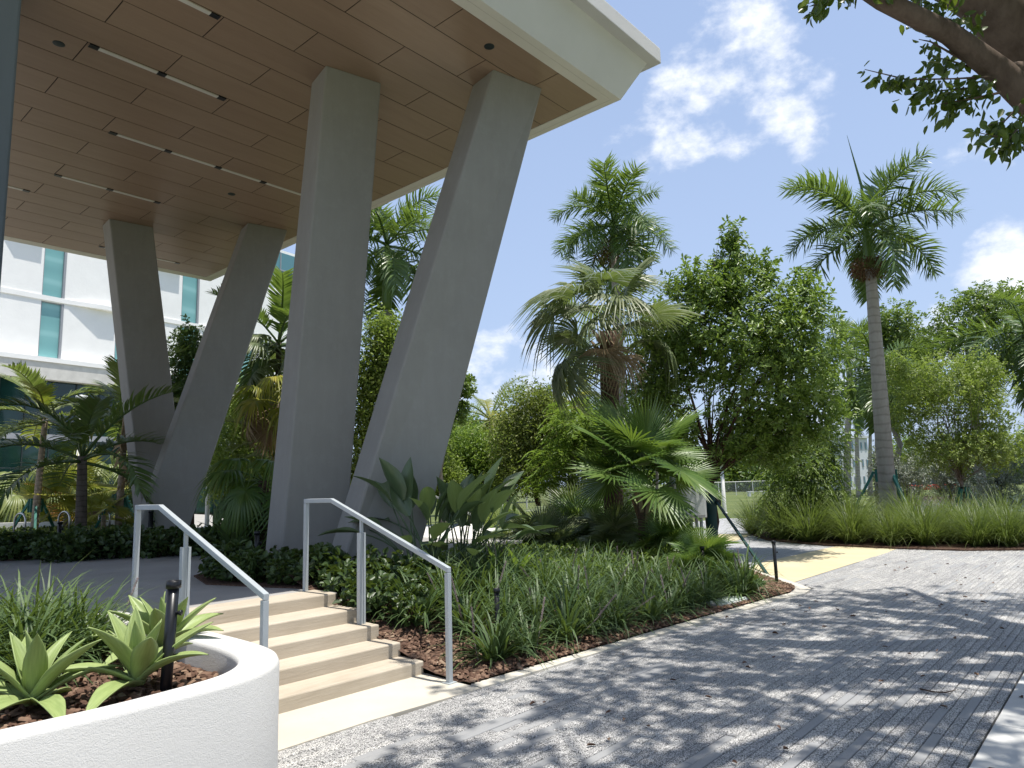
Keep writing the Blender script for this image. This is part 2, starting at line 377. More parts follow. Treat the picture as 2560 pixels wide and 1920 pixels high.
def leafverts(P, D, Nn, L, Wd, fold=.25, curl=.12):
    D = nrm(D); Sd = nrm(np.cross(D, Nn)); Nn = nrm(np.cross(Sd, D))
    L = np.broadcast_to(np.asarray(L, float).reshape(-1, 1), (len(P), 1)); Wd = np.broadcast_to(np.asarray(Wd, float).reshape(-1, 1), (len(P), 1))
    up = Nn * Wd * fold
    v0 = P; v3 = P + D * L - Nn * L * curl
    a = P + D * L * .28; b = P + D * L * .66 - Nn * L * curl * .35
    V = np.stack([v0, a + Sd * Wd * .44 + up, b + Sd * Wd * .42 + up, v3, b - Sd * Wd * .42 + up, a - Sd * Wd * .44 + up], 1).reshape(-1, 3)
    i = np.arange(len(P))[:, None] * 6
    return V, np.concatenate([i + np.array([[0, 1, 2, 3]]), i + np.array([[0, 3, 4, 5]])])

def crown_mesh(name, seed, ells, ncl, lpc, L, Wd, mode='whorl', twig=.25, droop=.15, shell=.45, upb=.5):
    """ells: (centre, rx, rz) world-sized; returns mesh and cluster centres"""
    g = np.random.default_rng(seed)
    vol = np.array([e[1] ** 2 * e[2] for e in ells]) ** .75; vol /= vol.sum()
    which = g.choice(len(ells), ncl, p=vol)
    c = np.array([e[0] for e in ells])[which]; rr = np.array([[e[1], e[1], e[2]] for e in ells])[which]
    d = nrm(g.normal(size=(ncl, 3))); rad = shell + (1 - shell) * g.random((ncl, 1)) ** .6
    rad *= 1 + .16 * g.normal(size=(ncl, 1)).clip(-1, 1.6)
    cc = c + d * rr * rad
    ax = nrm(d * .7 + np.array([0, 0, upb]) + g.normal(size=(ncl, 3)) * .35)
    n = ncl * lpc
    A = np.repeat(ax, lpc, 0); P0 = np.repeat(cc, lpc, 0)
    ph = g.random(n) * 2 * np.pi; h = nrm(np.cross(A, g.normal(size=(n, 3)))); q = np.cross(A, h)
    rd = h * np.cos(ph)[:, None] + q * np.sin(ph)[:, None]
    if mode == 'whorl':
        t = g.random((n, 1)) ** 1.5
        P = P0 - A * twig * t + rd * .02
        D = rd * (.9) + A * (.75 - .6 * t) + np.array([0, 0, -droop]) + g.normal(size=(n, 3)) * .2
        Nn = A + g.normal(size=(n, 3)) * .25
    elif mode == 'spray':
        A2 = nrm(A * np.array([1, 1, .25]) + np.array([0, 0, -.05]))
        t = g.random((n, 1))
        sd = nrm(np.cross(A2, np.array([0, 0, 1.]))) * np.where(g.random((n, 1)) < .5, 1, -1)
        P = P0 + A2 * twig * (t - .4) + np.array([0, 0, -1.]) * droop * twig * t ** 2 * 2
        D = A2 * .6 + sd * .8 + np.array([0, 0, -droop]) + g.normal(size=(n, 3)) * .15
        Nn = np.array([0, 0, 1.]) + g.normal(size=(n, 3)) * .2
    else:
        P = P0 + g.normal(size=(n, 3)) * twig * .6
        D = g.normal(size=(n, 3)) + A * .3 + np.array([0, 0, -droop])
        Nn = g.normal(size=(n, 3)) * .8 + np.array([0, 0, .7])
    s = (.65 + .6 * g.random(n))
    V, F = leafverts(P, D, Nn, L * s, Wd * s)
    return npmesh(name, V, [F]), cc

def limbs(mb, base, top, r0, r1, targets, g, wob=.06, seg=7, nside=7):
    """trunk, then a limb from the trunk to each target (with radius)"""
    base = np.asarray(base, float); top = np.asarray(top, float); H = np.linalg.norm(top - base)
    pts = []; ra = []
    for i in range(seg + 1):
        t = i / seg; p = base + (top - base) * t
        if 0 < i < seg: p = p + np.array([g.normal(), g.normal(), 0]) * wob * H * .25
        pts.append(p); ra.append((r0 + (r1 - r0) * t) * (1.35 if i == 0 else 1))
    mb.tube(pts, ra, nside + 2)
    for (tg, rr, t0) in targets:
        f = t0 * seg; i = min(int(f), seg - 1); s = pts[i] + (pts[i + 1] - pts[i]) * (f - i)
        tg = np.asarray(tg, float); mid = s * .5 + tg * .5 + np.array([g.normal(), g.normal(), .3 * abs(g.normal())]) * np.linalg.norm(tg - s) * .1
        m1 = s * .75 + mid * .25 + np.array([0, 0, .02]); 
        mb.tube([s, s * .5 + mid * .5, mid, mid * .45 + tg * .55, tg], [rr, rr * .85, rr * .65, rr * .45, rr * .18], max(4, nside - 2))

def tree(name, label, base, htop, r0, ells, ncl, lpc, L, Wd, lm, bk, seed, mode='whorl', twig=.25, droop=.15, shell=.45, depth=None, group=None, cat='tree', nlimb=26, upb=.5, topxy=None):
    """ells given as (px, py, rx, ry, dz) in picture units at the tree's depth, turned into metres once"""
    g = np.random.default_rng(seed + 77); base = np.asarray(base, float)
    E = []
    for e in ells:
        x, y, rx, ry = e[:4]; dz = e[4] if len(e) > 4 else 0
        E.append((at(x, y, depth + dz) - base, msz(rx, depth), msz(ry, depth)))
    root = thing(name, label, cat, base, 0, group)
    me, cc = crown_mesh('crown', seed, E, ncl, lpc, L, Wd, mode, twig, droop, shell, upb)
    mb = MB(); tx = np.array([0, 0, htop]) if topxy is None else np.array([topxy[0], topxy[1], htop])
    tg = []
    big = sorted(E, key=lambda e: -e[1])[:7]
    for e in big: tg.append((e[0] + np.array([0, 0, e[2] * .1]), r0 * .42, .55 + .4 * g.random()))
    for j in g.choice(len(cc), min(nlimb, len(cc)), replace=False): tg.append((cc[j], r0 * .15, .6 + .4 * g.random()))
    limbs(mb, (0, 0, -.1), tx, r0, r0 * .5, tg, g)
    obj('trunk', mb, bk, root, True)
    link('crown', me, lm, root)
    return root

# ------------------------------------------------------------------ palms
def pinnate(seed, Lr=2.2, n=46, ll=.55, lw=.035, arch=1.3, hang=.5, planes=.35, pet=.18, vee=.35):
    g = np.random.default_rng(seed); mb_v = []; f4 = []; f3 = []
    m = 16; pts = []; p = np.zeros(3); a = 0.
    for i in range(m + 1):
        t = i / m; pts.append(p.copy()); a = -arch * t ** 1.4
        p = p + np.array([math.cos(a), 0, math.sin(a)]) * Lr / m
    pts = np.array(pts)
    mb = MB(); mb.tube(pts[::2], [(.032 * (1 - i / 8) + .005) * Lr / 2.2 for i in range(9)], 4, True); 
    V = [np.array(mb.v)]; f4.append(np.array([f for f in mb.f if len(f) == 4])); nv = len(mb.v)
    T = []
    for sgn in (-1, 1):
        for j in range(n):
            t = pet + (1 - pet) * (j + .5 * g.random()) / n; fi = t * m; i = min(int(fi), m - 1); b = pts[i] + (pts[i + 1] - pts[i]) * (fi - i)
            tan = nrm(pts[min(i + 1, m)] - pts[i]); up = np.array([-tan[2], 0, tan[0]]); sd = np.array([0, sgn, 0.])
            l = ll * (math.sin(math.pi * (.12 + .80 * (t - pet) / (1 - pet))) ** .6) * (.85 + .3 * g.random()); 
            d = nrm(tan * (.35 + .55 * t) + sd * .9 + up * (vee + planes * g.normal()))
            w = lw * (.7 + .3 * math.sin(math.pi * t)); ps = [b]; dd = d.copy()
            for q in range(3):
                ps.append(ps[-1] + dd * l / 3); dd = nrm(dd + np.array([0, 0, -hang * (.5 + .35 * q) * (.7 + .6 * g.random())]))
            wv = nrm(np.cross(d, up if abs(d @ up) < .9 else tan)) * w * .5
            nw = [.6, 1, .8, .05]
            base = nv; 
            for q in range(4): V.append(np.stack([ps[q] + wv * nw[q], ps[q] - wv * nw[q]])); 
            nv += 8
            f4.append(np.array([[base + 2 * q, base + 2 * q + 1, base + 2 * q + 3, base + 2 * q + 2] for q in range(3)]))
    return npmesh('frond', np.concatenate(V), [np.concatenate(f4)])

def fanfrond(seed, pet=.9, Rr=.75, n=42, spread=2.5, droop=.35, petdroop=.5, split=.45, wid=1.0, fold=.03, costa=0., tilt=0.):
    """fan blade on a stalk; blade lies in the plane of the stalk's tangent"""
    g = np.random.default_rng(seed); m = 8; pts = []; p = np.zeros(3)
    for i in range(m + 1):
        pts.append(p.copy()); a = -petdroop * (i / m) ** 1.5; p = p + np.array([math.cos(a), 0, math.sin(a)]) * pet / m
    mb = MB(); mb.tube(pts, [.016 * (1 - .5 * i / m) for i in range(m + 1)], 4)
    V = [np.array(mb.v)]; F = [np.array([f for f in mb.f if len(f) == 4])]; nv = len(mb.v)
    h = pts[-1]; a = -petdroop - tilt; tan = np.array([math.cos(a), 0, math.sin(a)]); up = np.array([-math.sin(a), 0, math.cos(a)]); sd = np.array([0, 1., 0])
    for j in range(n):
        th = -spread + 2 * spread * (j + .5) / n; 
        l = Rr * (.72 + .28 * math.cos(th * .55)) * (.92 + .16 * g.random())
        d = tan * math.cos(th) + sd * math.sin(th); sv = -tan * math.sin(th) + sd * math.cos(th)
        ww = wid * spread * Rr / n
        rs = [0, .25, .5, .75, 1]; wk = [.05, .5, 1.0, .62, .03]; fz = [0, .4, .9, .5, 0]
        pp = []; dz = 0.
        dr = droop * (.6 + .8 * g.random())
        for q, r in enumerate(rs):
            z = -dr * l * max(0, r - split * .6) ** 2 * 1.6 + costa * l * (-(r ** 2)) * .5 + .10 * l * abs(math.sin(th)) * r
            dn = np.array([0, 0, -1.]) * dr * l * max(0, r - .4) ** 1.6
            c = h + d * l * r * (1 - .25 * dr * max(0, r - .5)) + up * z + dn
            w = ww * wk[q] * (.55 if q > 0 else 1); 
            pp.append([c + sv * w - up * fold * fz[q] * Rr, c + up * fold * fz[q] * Rr * .5, c - sv * w - up * fold * fz[q] * Rr])
        V.append(np.array(pp).reshape(-1, 3)); 
        fs = []
        for q in range(4):
            for s_ in (0, 1): fs.append([nv + q * 3 + s_, nv + q * 3 + s_ + 1, nv + q * 3 + 3 + s_ + 1, nv + q * 3 + 3 + s_])
        F.append(np.array(fs)); nv += 15
    return npmesh('frond', np.concatenate(V), [np.concatenate(F)])

def rosette(root, meshes, n, z, mat, g, e0, e1, scale=1., xy=(0, 0), az0=None, name='frond', spiral=2.39996, roll=.15):
    """n fronds round the head, upright first; each its own object sharing mesh data"""
    a0 = g.random() * 6.28 if az0 is None else az0
    for i in range(n):
        t = i / max(1, n - 1); me = meshes[i % len(meshes)]
        el = e0 + (e1 - e0) * t + g.normal() * .07
        o = link(name, me, mat, root, loc=(xy[0], xy[1], z - .12 * t * scale), rot=(g.normal() * roll, -el, a0 + i * spiral + g.normal() * .15), scale=scale * (.88 + .24 * g.random()))
def matcopy(meshes, mat):
    out = []
    for m in meshes:
        c = m.copy(); c.materials.clear(); c.materials.append(MATS[mat]); out.append(c)
    return out
def trunk_mesh(H, r0, r1, lean=(0, 0), bulge=0., n=12, seg=14, bend=.0):
    mb = MB(); pts = []; ra = []
    for i in range(seg + 1):
        t = i / seg
        pts.append((lean[0] * t ** 1.2 + bend * math.sin(t * 3.1), lean[1] * t ** 1.2, -.15 + (H + .15) * t)); r = r0 + (r1 - r0) * t
        r *= 1 + bulge * math.exp(-((t - .45) / .3) ** 2) + (.35 * (1 - t * 8) if t < .12 else 0) + .004 * (i % 2) + .006 * math.sin(i * 2.3)
        ra.append(r)
    mb.tube(pts, ra, n); return mb

def fruit(root, z, r, mat, seed, n=1500, sq=.8):
    g = np.random.default_rng(seed); d = nrm(g.normal(size=(n, 3))); P = d * r * (g.random((n, 1)) ** .4) * np.array([1, 1, sq]); P[:, 2] -= .0
    V, F = leafverts(P, d + np.array([0, 0, -.5]) + g.normal(size=(n, 3)) * .5, g.normal(size=(n, 3)), .11, .022)
    mb = npmesh('fruit_cluster', V, [F]); return link('fruit_cluster', mb, mat, root, loc=(0, 0, z))

# ------------------------------------------------------------------ blades and clumps
def clump(seed, n=120, L=.42, lw=.009, spread=.9, r=.08, curl=1.5, lmin=.55):
    g = np.random.default_rng(seed); m = 5
    az = g.random(n) * 2 * np.pi; rr = r * np.sqrt(g.random(n)); P = np.stack([rr * np.cos(az), rr * np.sin(az), np.zeros(n)], 1)
    az2 = az + g.normal(size=n) * .6; tilt = spread * g.random(n) ** .8 ; l = L * (lmin + (1.15 - lmin) * g.random(n)); cu = curl * (.4 + .9 * g.random(n))
    V = []; p = P.copy()
    sd = np.stack([-np.sin(az2), np.cos(az2), np.zeros(n)], 1)
    wk = [.7, 1, .95, .75, .45, .04]
    for i in range(m + 1):
        w = lw * wk[i] * (.8 + .4 * g.random(n))[:, None] * .5 if False else lw * wk[i] * .5
        V.append(np.stack([p + sd * w, p - sd * w], 1))
        a = tilt + cu * (i / m) ** 1.3
        p = p + np.stack([np.sin(a) * np.cos(az2), np.sin(a) * np.sin(az2), np.cos(a)], 1) * (l / m)[:, None]
    V = np.stack(V, 1).reshape(-1, 3)     # n, m+1, 2
    b = np.arange(n)[:, None, None] * (m + 1) * 2 + np.arange(m)[None, :, None] * 2
    F = (b + np.array([0, 1, 3, 2])[None, None, :]).reshape(-1, 4)
    V[:, 2] = np.maximum(V[:, 2], .004)
    return npmesh('blades', V, [F])

def broadleaf(L, Wd, prof, rise, curve, cup=.25, nl=9, nw=4, twist=0, wave=0):
    """grid leaf along +X bending by 'curve'; prof = width at each station"""
    vs = []; p = np.zeros(3); a = rise
    for i in range(nl + 1):
        t = i / nl; w = Wd * np.interp(t, np.linspace(0, 1, len(prof)), prof); up = np.array([-math.sin(a), 0, math.cos(a)])
        for j in range(nw + 1):
            s = (j / nw - .5) * 2
            vs.append(p + np.array([0, 1., 0]) * s * w * .5 + up * (cup * w * .5 * s * s + wave * w * math.sin(t * 11 + s * 2) * abs(s)))
        p = p + np.array([math.cos(a), 0, math.sin(a)]) * L / nl; a -= curve / nl
    fs = [(i * (nw + 1) + j, i * (nw + 1) + j + 1, (i + 1) * (nw + 1) + j + 1, (i + 1) * (nw + 1) + j) for i in range(nl) for j in range(nw)]
    mb = MB(); mb.add(vs, fs); return mb

def foot(px, depth, z=0.):
    yh = (1239.4 - (px * K - 1280) * .0354) / K
    p = at(px, yh + (1.6 - z) * 1780 / K / depth, depth); p[2] = z; return p
G_ = np.random.default_rng

# ------------------------------------------------------------------ ground
def sheet(name, poly, z, mat, thick=0):
    mb = MB()
    if thick: mb.prism(poly, z - thick, z)
    else:
        n = len(poly); mb.add([(p[0], p[1], z) for p in poly], [tuple(range(n))])
    return struct(obj(name, mb, mat))
struct(obj('ground', MB().add([(-900, -900, -.06), (900, -900, -.06), (900, 900, -.06), (-900, 900, -.06)], [(0, 1, 2, 3)]), 'lawn'))
sheet('terrace', [(-40, 6.35), (4.36, 6.35), (4.36, 8), (8.6, 10), (12, 13), (16, 24), (24, 60), (20, 90), (-60, 90), (-60, 6.35)], .56, 'terrace_paving', .5)

EU = [-4, 2.5, 3.3, 4.33, 5.57, 6.86, 8.43, 9.69, 10.37, 10.85, 11.2, 11.45, 18.5]
EV = [4.30, 4.27, 4.27, 4.19, 4.13, 4.04, 3.93, 3.85, 3.74, 3.78, 3.95, 4.22, 4.25]
def edge(u): return float(np.interp(u, EU, EV))
sheet('pavement_base', [(-6, -8), (30, -8), (30, 4.3), (-6, 4.3)], -.045, 'paver_sand')
# brick paving: rows along u, joints staggered; the stones seen largest are single parts, the rest one joined part
pav = struct(obj('pavement', MB().box(-5.5, 19.5, .915, 4.29, -.044, -.02), 'paver_sand'))
g = G_(3); PW = .0675; PL = .567; near = []; far = []
for r in range(50):
    v0 = .918 + r * PW; off = g.random() * PL
    for c in range(-8, 40):
        u0 = c * PL + off * 1.0 + (r % 2) * .28 - 1
        if u0 > 19 or u0 < -5: continue
        if v0 + .01 > edge(u0 + PL / 2): continue
        c_ = np.array([u0 + PL / 2, v0 + PW / 2, -1.6]); dpt = c_ @ FW
        sx = 1280 + 1780 * (c_ @ RT) / dpt if dpt > .5 else -9999; sy = 960 - 1780 * (c_ @ UP) / dpt if dpt > .5 else 9999
        (near if (-60 < sx < 2650 and sy < 2000) else far).append((dpt, u0, v0))
near.sort(); far += near[300:]; near = near[:300]
me = MB().box(0, PL - .004, 0, PW - .0035, -.045, 0)
# arris: lower rim round the top so that joints read as real
bmm = MB(); a = .0045
x1, y1 = PL - .005, PW - .0045
bmm.add([(0, 0, -.04), (x1, 0, -.04), (x1, y1, -.04), (0, y1, -.04), (0, 0, -a), (x1, 0, -a), (x1, y1, -a), (0, y1, -a), (a, a, 0), (x1 - a, a, 0), (x1 - a, y1 - a, 0), (a, y1 - a, 0)],
        [(0, 1, 5, 4), (1, 2, 6, 5), (2, 3, 7, 6), (3, 0, 4, 7), (4, 5, 9, 8), (5, 6, 10, 9), (6, 7, 11, 10), (7, 4, 8, 11), (8, 9, 10, 11)])
pm = bmm.mesh('paver'); pm.materials.append(MATS['paver_stone'])
for d, u0, v0 in near:
    link('paver', pm, None, pav, loc=(u0, v0, g.normal() * .0012), rot=(g.normal() * .004, g.normal() * .0015, g.normal() * .0012))
V0 = np.array(bmm.v); V = []; F = []; fb = np.array(bmm.f)
for i, (d, u0, v0) in enumerate(far):
    V.append(V0 + np.array([u0, v0, g.normal() * .0012])); F.append(fb + i * len(V0))
o = link('paver', npmesh('paver_field', np.concatenate(V), [np.concatenate(F)]), 'paver_field', pav); o['kind'] = 'stuff'

sw = struct(obj('sidewalk', MB().box(-6, 30, -8, .905, -.05, -.004), 'sidewalk_concrete'))
us = [-6, -.45, 2.6, 5.65, 8.7, 11.75, 14.8, 17.85, 24, 30]
for a, b in zip(us[:-1], us[1:]):
    obj('slab', MB().box(a + .006, b - .006, -2.2, .902, -.02, .008), 'sidewalk_concrete', sw, bevel=.006)

# entrance pad at the foot of the steps, kerb, yellow band, far walk
sheet('entrance_pad', [(-4, 4.30), (2.5, 4.275), (3.3, 4.275), (4.33, 4.20), (4.36, 4.60), (4.40, 5.0), (-4, 5.0)], .010, 'pad_cream', .06)
kin = [(4.36, 4.34), (5.4, 4.27), (6.9, 4.19), (8.43, 4.08), (9.69, 4.0), (10.33, 3.93), (10.72, 4.0), (10.95, 4.14), (11.5, 4.62), (12.5, 5.55), (14.3, 7.1), (16.2, 8.3), (18.2, 9.4)]
kout = [(4.33, 4.19), (5.57, 4.13), (6.86, 4.04), (8.43, 3.93), (9.69, 3.85), (10.37, 3.74), (10.85, 3.80), (11.15, 4.02), (11.68, 4.48), (12.62, 5.38), (14.42, 6.93), (16.3, 8.13), (18.3, 9.23)]
kb = MB()
for i in range(len(kin) - 1):
    kb.hexa([(*kout[i], -.05), (*kout[i + 1], -.05), (*kin[i + 1], -.05), (*kin[i], -.05)], [(*kout[i], .016), (*kout[i + 1], .016), (*kin[i + 1], .016), (*kin[i], .016)])
struct(obj('kerb', kb, 'kerb_cream'))
sheet('paving_far', [(11.3, 4.2), (30, 4.2), (30, 14), (27, 14), (18.2, 9.35), (16.2, 8.2), (14.4, 7.0)], -.008, 'paver_far')
sheet('yellow_band', [(11.55, 4.30), (18.3, 4.25), (18.5, 5.62), (14.2, 5.83), (12.9, 5.65)], .0, 'band_yellow')
sheet('yellow_walk', [(17.4, 8.95), (18.8, 8.45), (21.6, 9.15), (20.9, 10.0), (19.0, 9.8)], .0, 'band_yellow')
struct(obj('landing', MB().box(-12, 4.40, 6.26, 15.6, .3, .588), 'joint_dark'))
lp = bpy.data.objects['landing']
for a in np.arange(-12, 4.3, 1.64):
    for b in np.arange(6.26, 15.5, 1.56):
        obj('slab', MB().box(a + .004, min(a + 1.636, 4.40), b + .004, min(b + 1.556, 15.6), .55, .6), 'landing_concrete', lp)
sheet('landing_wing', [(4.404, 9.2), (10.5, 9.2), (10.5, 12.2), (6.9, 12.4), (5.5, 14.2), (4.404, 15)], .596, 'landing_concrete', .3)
sheet('rear_walk', [tuple(gnd(x, y, .575)[:2]) for x, y in [(-120, 1222), (150, 1200), (150, 1187), (-120, 1199)]], .575, 'walk_white', .05)
sheet('garden_walk', [tuple(gnd(x, y, .572)[:2]) for x, y in [(870, 1190), (1130, 1168), (1090, 1131), (890, 1134)]], .572, 'walk_white', .05)
sheet('canal', [tuple(gnd(x, y, -.03)[:2]) for x, y in [(1930, 1107), (2700, 1100), (2900, 1060), (1960, 1071)]], -.03, 'canal_water')

# planting beds (mulch): sloping bed right of the steps, beds at the column feet, far bed
def bedz(u, v):
    s = np.interp(u, [4.4, 5.2, 6.5, 8, 11], [.30, .28, .245, .10, .05])
    return .03 + s * max(0., min(v - 4.75, 2.6)) * (1 if v < 9 else 1)
def ruled(name, A, B, nz, mat, zf, bump=.02):
    g = G_(9); vs = []; n = len(A)
    for (a, b) in zip(A, B):
        for j in range(nz + 1):
            t = (j / nz) ** 1.3; u = a[0] + (b[0] - a[0]) * t; v = a[1] + (b[1] - a[1]) * t
            vs.append((u, v, zf(u, v) + g.normal() * bump * (0 if j == 0 else 1)))
    fs = [(i * (nz + 1) + j, (i + 1) * (nz + 1) + j, (i + 1) * (nz + 1) + j + 1, i * (nz + 1) + j + 1) for i in range(n - 1) for j in range(nz)]
    return struct(obj(name, MB().add(vs, fs), mat, smooth=True))
fa = np.array(kin); t = np.linspace(0, len(fa) - 1, 60); fa2 = np.stack([np.interp(t, range(len(fa)), fa[:, 0]), np.interp(t, range(len(fa)), fa[:, 1])], 1)
fa2[0] = (4.34, 4.33)
bb = np.stack([np.linspace(4.34, 20, 60), np.linspace(9.15, 16.5, 60)], 1)
ruled('planting_bed', fa2, bb, 26, 'mulch_soil', bedz, .012)
sheet('column_bed', [(4.41, 6.66), (4.22, 7.3), (3.98, 8.2), (4.3, 9.2), (5.0, 9.9), (6.6, 9.9), (7.1, 8.6), (6.7, 7.3), (5.6, 6.75)], .615, 'mulch_soil', .3)
sheet('rear_bed', [(-6, 18.6), (-2, 17.3), (2.2, 15.65), (3.6, 15.0), (5.46, 13.95), (6.9, 12.3), (10, 12.3), (13, 15), (8, 18.5), (3, 17.6), (-6, 20.5)], .62, 'mulch_soil', .3)
FB = [(21, -7), (18.9, .3), (18.3, 2.0), (17.77, 3.0), (17.72, 4.2), (18.06, 5.95), (19.04, 7.7), (20.3, 8.55), (21.5, 9.25), (25.3, 11.0)]
sheet('far_bed', FB + [(34, 12), (32, 2), (30, -7)], .03, 'mulch_soil', .08)

# ------------------------------------------------------------------ steps, rails, planter
st = thing('staircase', 'five broad beige concrete steps rising from the cream pad to the shaded landing', 'steps', (3.4, 4.93, 0))
NV = [(4.955, 4.925), (5.265, 5.235), (5.585, 5.545), (5.875, 5.845), (6.265, 6.235)]; ZS = [0, .12, .24, .365, .485, .6]
for i, (a, b) in enumerate(NV):
    back = 6.66 if i == 4 else NV[i + 1][0] + .06
    mb = MB().hexa([(2.44 - 3.4, a - 4.93, ZS[i] - .03), (4.37 - 3.4, b - 4.93, ZS[i] - .03), (4.40 - 3.4, back - 4.93, ZS[i] - .03), (2.44 - 3.4, back - 4.93, ZS[i] - .03)],
                   [(2.44 - 3.4, a - 4.93, ZS[i + 1] + (.003 if i == 4 else 0)), (4.37 - 3.4, b - 4.93, ZS[i + 1] + (.003 if i == 4 else 0)), (4.40 - 3.4, back - 4.93, ZS[i + 1] + (.003 if i == 4 else 0)), (2.44 - 3.4, back - 4.93, ZS[i + 1] + (.003 if i == 4 else 0))])
    obj('step', mb, 'step_concrete', st, bevel=.012)
def rail(u, label, vt=6.66, vm=5.715, vl=4.52, zk=1.545, zl=.945, knee=6.20, slot=True, base0=.6, basem=.365, z0=.01):
    t = thing('handrail', label, 'handrail', (u, vl, 0)); w = .021
    def pb(v, za, zb, dx=0, ww=w): return MB().box(dx - ww, dx + ww, v - vl - ww, v - vl + ww, za, zb)
    # posts stop just under the rail
    sl = (zk - zl) / (knee - vl)
    obj('post', pb(vt, base0 - .02, zk - .045), 'rail_paint', t, bevel=.003)
    obj('post', pb(vl, z0 - .02, zl - .045), 'rail_paint', t, bevel=.003)
    zm = zl + sl * (vm - vl)
    obj('post', MB().box(-.013, .013, vm - vl - .013, vm - vl + .013, basem, zm - .03), 'rail_paint', t)
    obj('post_sleeve', MB().box(-.034, -.0135, vm - vl - .024, vm - vl + .024, basem - .02, zm - .16).box(.0135, .034, vm - vl - .024, vm - vl + .024, basem - .02, zm - .16), 'rail_paint', t)
    obj('foot_plate', MB().box(-.045, .045, -.045, .045, z0 - .01, z0 + .008), 'rail_paint', t)
    # top bar: flat length, then slope; square 45 mm section mitred at the knee
    h = .022; pr = []
    for v, z in [(vt + w, zk), (knee, zk), (vl - w, zl)]: pr.append((v - vl, z))
    vs = []
    for (y, z) in pr: vs += [(-w, y, z - 2 * h), (w, y, z - 2 * h), (w, y, z), (-w, y, z)]
    fs = [(0, 1, 2, 3), (11, 10, 9, 8)]
    for i in range(2):
        b = i * 4; fs += [(b + j, b + 4 + j, b + 4 + (j + 1) % 4, b + (j + 1) % 4) for j in range(4)]
    obj('top_bar', MB().add(vs, fs), 'rail_paint', t, bevel=.004)
    return t
rail(4.29, 'grey square tube handrail on the right side of the steps beside the liriope bed')
rail(2.60, 'grey square tube handrail on the left side of the steps behind the white planter')

# planter: curved white wall, drawn as outer and inner outline
ro = [(-6, 3.46), (-2, 3.46), (-.5, 3.458), (.3, 3.456), (.8, 3.455), (1.3, 3.45), (1.75, 3.47), (2.0, 3.53), (2.2, 3.68), (2.33, 3.9), (2.39, 4.2), (2.415, 4.7), (2.42, 5.4), (2.42, 6.4)]
ri = [(-6, 3.60), (-2, 3.6), (-.5, 3.595), (.3, 3.592), (.8, 3.59), (1.25, 3.575), (1.6, 3.60), (1.84, 3.66), (2.02, 3.80), (2.12, 4.0), (2.17, 4.3), (2.18, 4.75), (2.19, 5.4), (2.19, 6.4)]
def smoothline(p, n=70):
    p = np.array(p, float); d = np.concatenate([[0], np.cumsum(np.linalg.norm(np.diff(p, axis=0), axis=1))])
    q = [p[0]]
    P = np.vstack([2 * p[0] - p[1], p, 2 * p[-1] - p[-2]])
    for i in range(1, len(P) - 2):
        for s in np.linspace(0, 1, 8)[1:]:
            a, b, c, d_ = P[i - 1], P[i], P[i + 1], P[i + 2]
            q.append(.5 * ((2 * b) + (-a + c) * s + (2 * a - 5 * b + 4 * c - d_) * s * s + (-a + 3 * b - 3 * c + d_) * s ** 3))
    return np.array(q)
so, si = smoothline(ro), smoothline(ri); n = len(so); ZR = .70
vs = []
for a, b in zip(so, si):
    d = nrm(b - a); 
    vs += [(a[0], a[1], -.02), (a[0], a[1], ZR - .035), (*(a + d * .012), ZR - .008), (*(a + d * .04), ZR), (*(b - d * .03), ZR), (*(b - d * .008), ZR - .008), (b[0], b[1], ZR - .03), (b[0], b[1], .3)]
fs = [(i * 8 + j, (i + 1) * 8 + j, (i + 1) * 8 + j + 1, i * 8 + j + 1) for i in range(n - 1) for j in range(7)]
pl = obj('planter_wall', MB().add(vs, fs), 'stucco_white', smooth=True)
tag(pl, 'low white stucco planter wall curving round beside the steps', 'planter')
pin = [tuple(p) for p in si] + [(-6, 6.3)]
mbp = MB(); n = len(pin); mbp.add([(p[0], p[1], .545) for p in pin], [tuple(range(n))]); o = struct(obj('planter_soil', mbp, 'mulch_soil'))

# bark chips
def chips(name, n, fn, seed, s=1.):
    g = G_(seed); P = []
    while len(P) < n:
        p = fn(g)
        if p is not None: P.append(p)
    P = np.array(P); n = len(P)
    box = np.array([(-1, -.8, -1), (1, -1, -1), (.8, 1, -1), (-1, .8, -1), (-.8, -.7, 1), (.8, -.8, 1), (.7, .8, 1), (-.7, .7, 1)])
    sc = np.stack([.018 + .022 * g.random(n), .008 + .010 * g.random(n), .003 + .004 * g.random(n)], 1) * s
    V = box[None] * sc[:, None, :]
    az = g.random(n) * 6.28; ti = g.normal(size=n) * .35
    ca, sa, ct, s_ = np.cos(az), np.sin(az), np.cos(ti), np.sin(ti)
    x, y, z = V[..., 0], V[..., 1], V[..., 2]
    x2 = x * ct[:, None] - z * s_[:, None]; z2 = x * s_[:, None] + z * ct[:, None]
    V = np.stack([x2 * ca[:, None] - y * sa[:, None], x2 * sa[:, None] + y * ca[:, None], z2], -1) + P[:, None, :]
    fb = np.array([(4, 5, 6, 7), (0, 1, 5, 4), (1, 2, 6, 5), (2, 3, 7, 6), (3, 0, 4, 7)])
    F = (np.arange(n)[:, None, None] * 8 + fb[None]).reshape(-1, 4)
    o = link(name, npmesh(name, V.reshape(-1, 3), [F]), 'mulch_chip'); o['kind'] = 'stuff'; return o
def strip(g):
    i = g.random() * (len(fa2) - 1); k = int(i); p = fa2[k] + (fa2[min(k + 1, 59)] - fa2[k]) * (i - k)
    if p[0] > 13: return None
    d = g.random() ** 1.2 * 1.25; q = nrm(bb[k] - fa2[k]); u, v = p + q * d
    if u < 4.375: return None
    return (u, v, bedz(u, v) + .006 + .012 * g.random())
chips('bark_mulch', 9000, strip, 4)
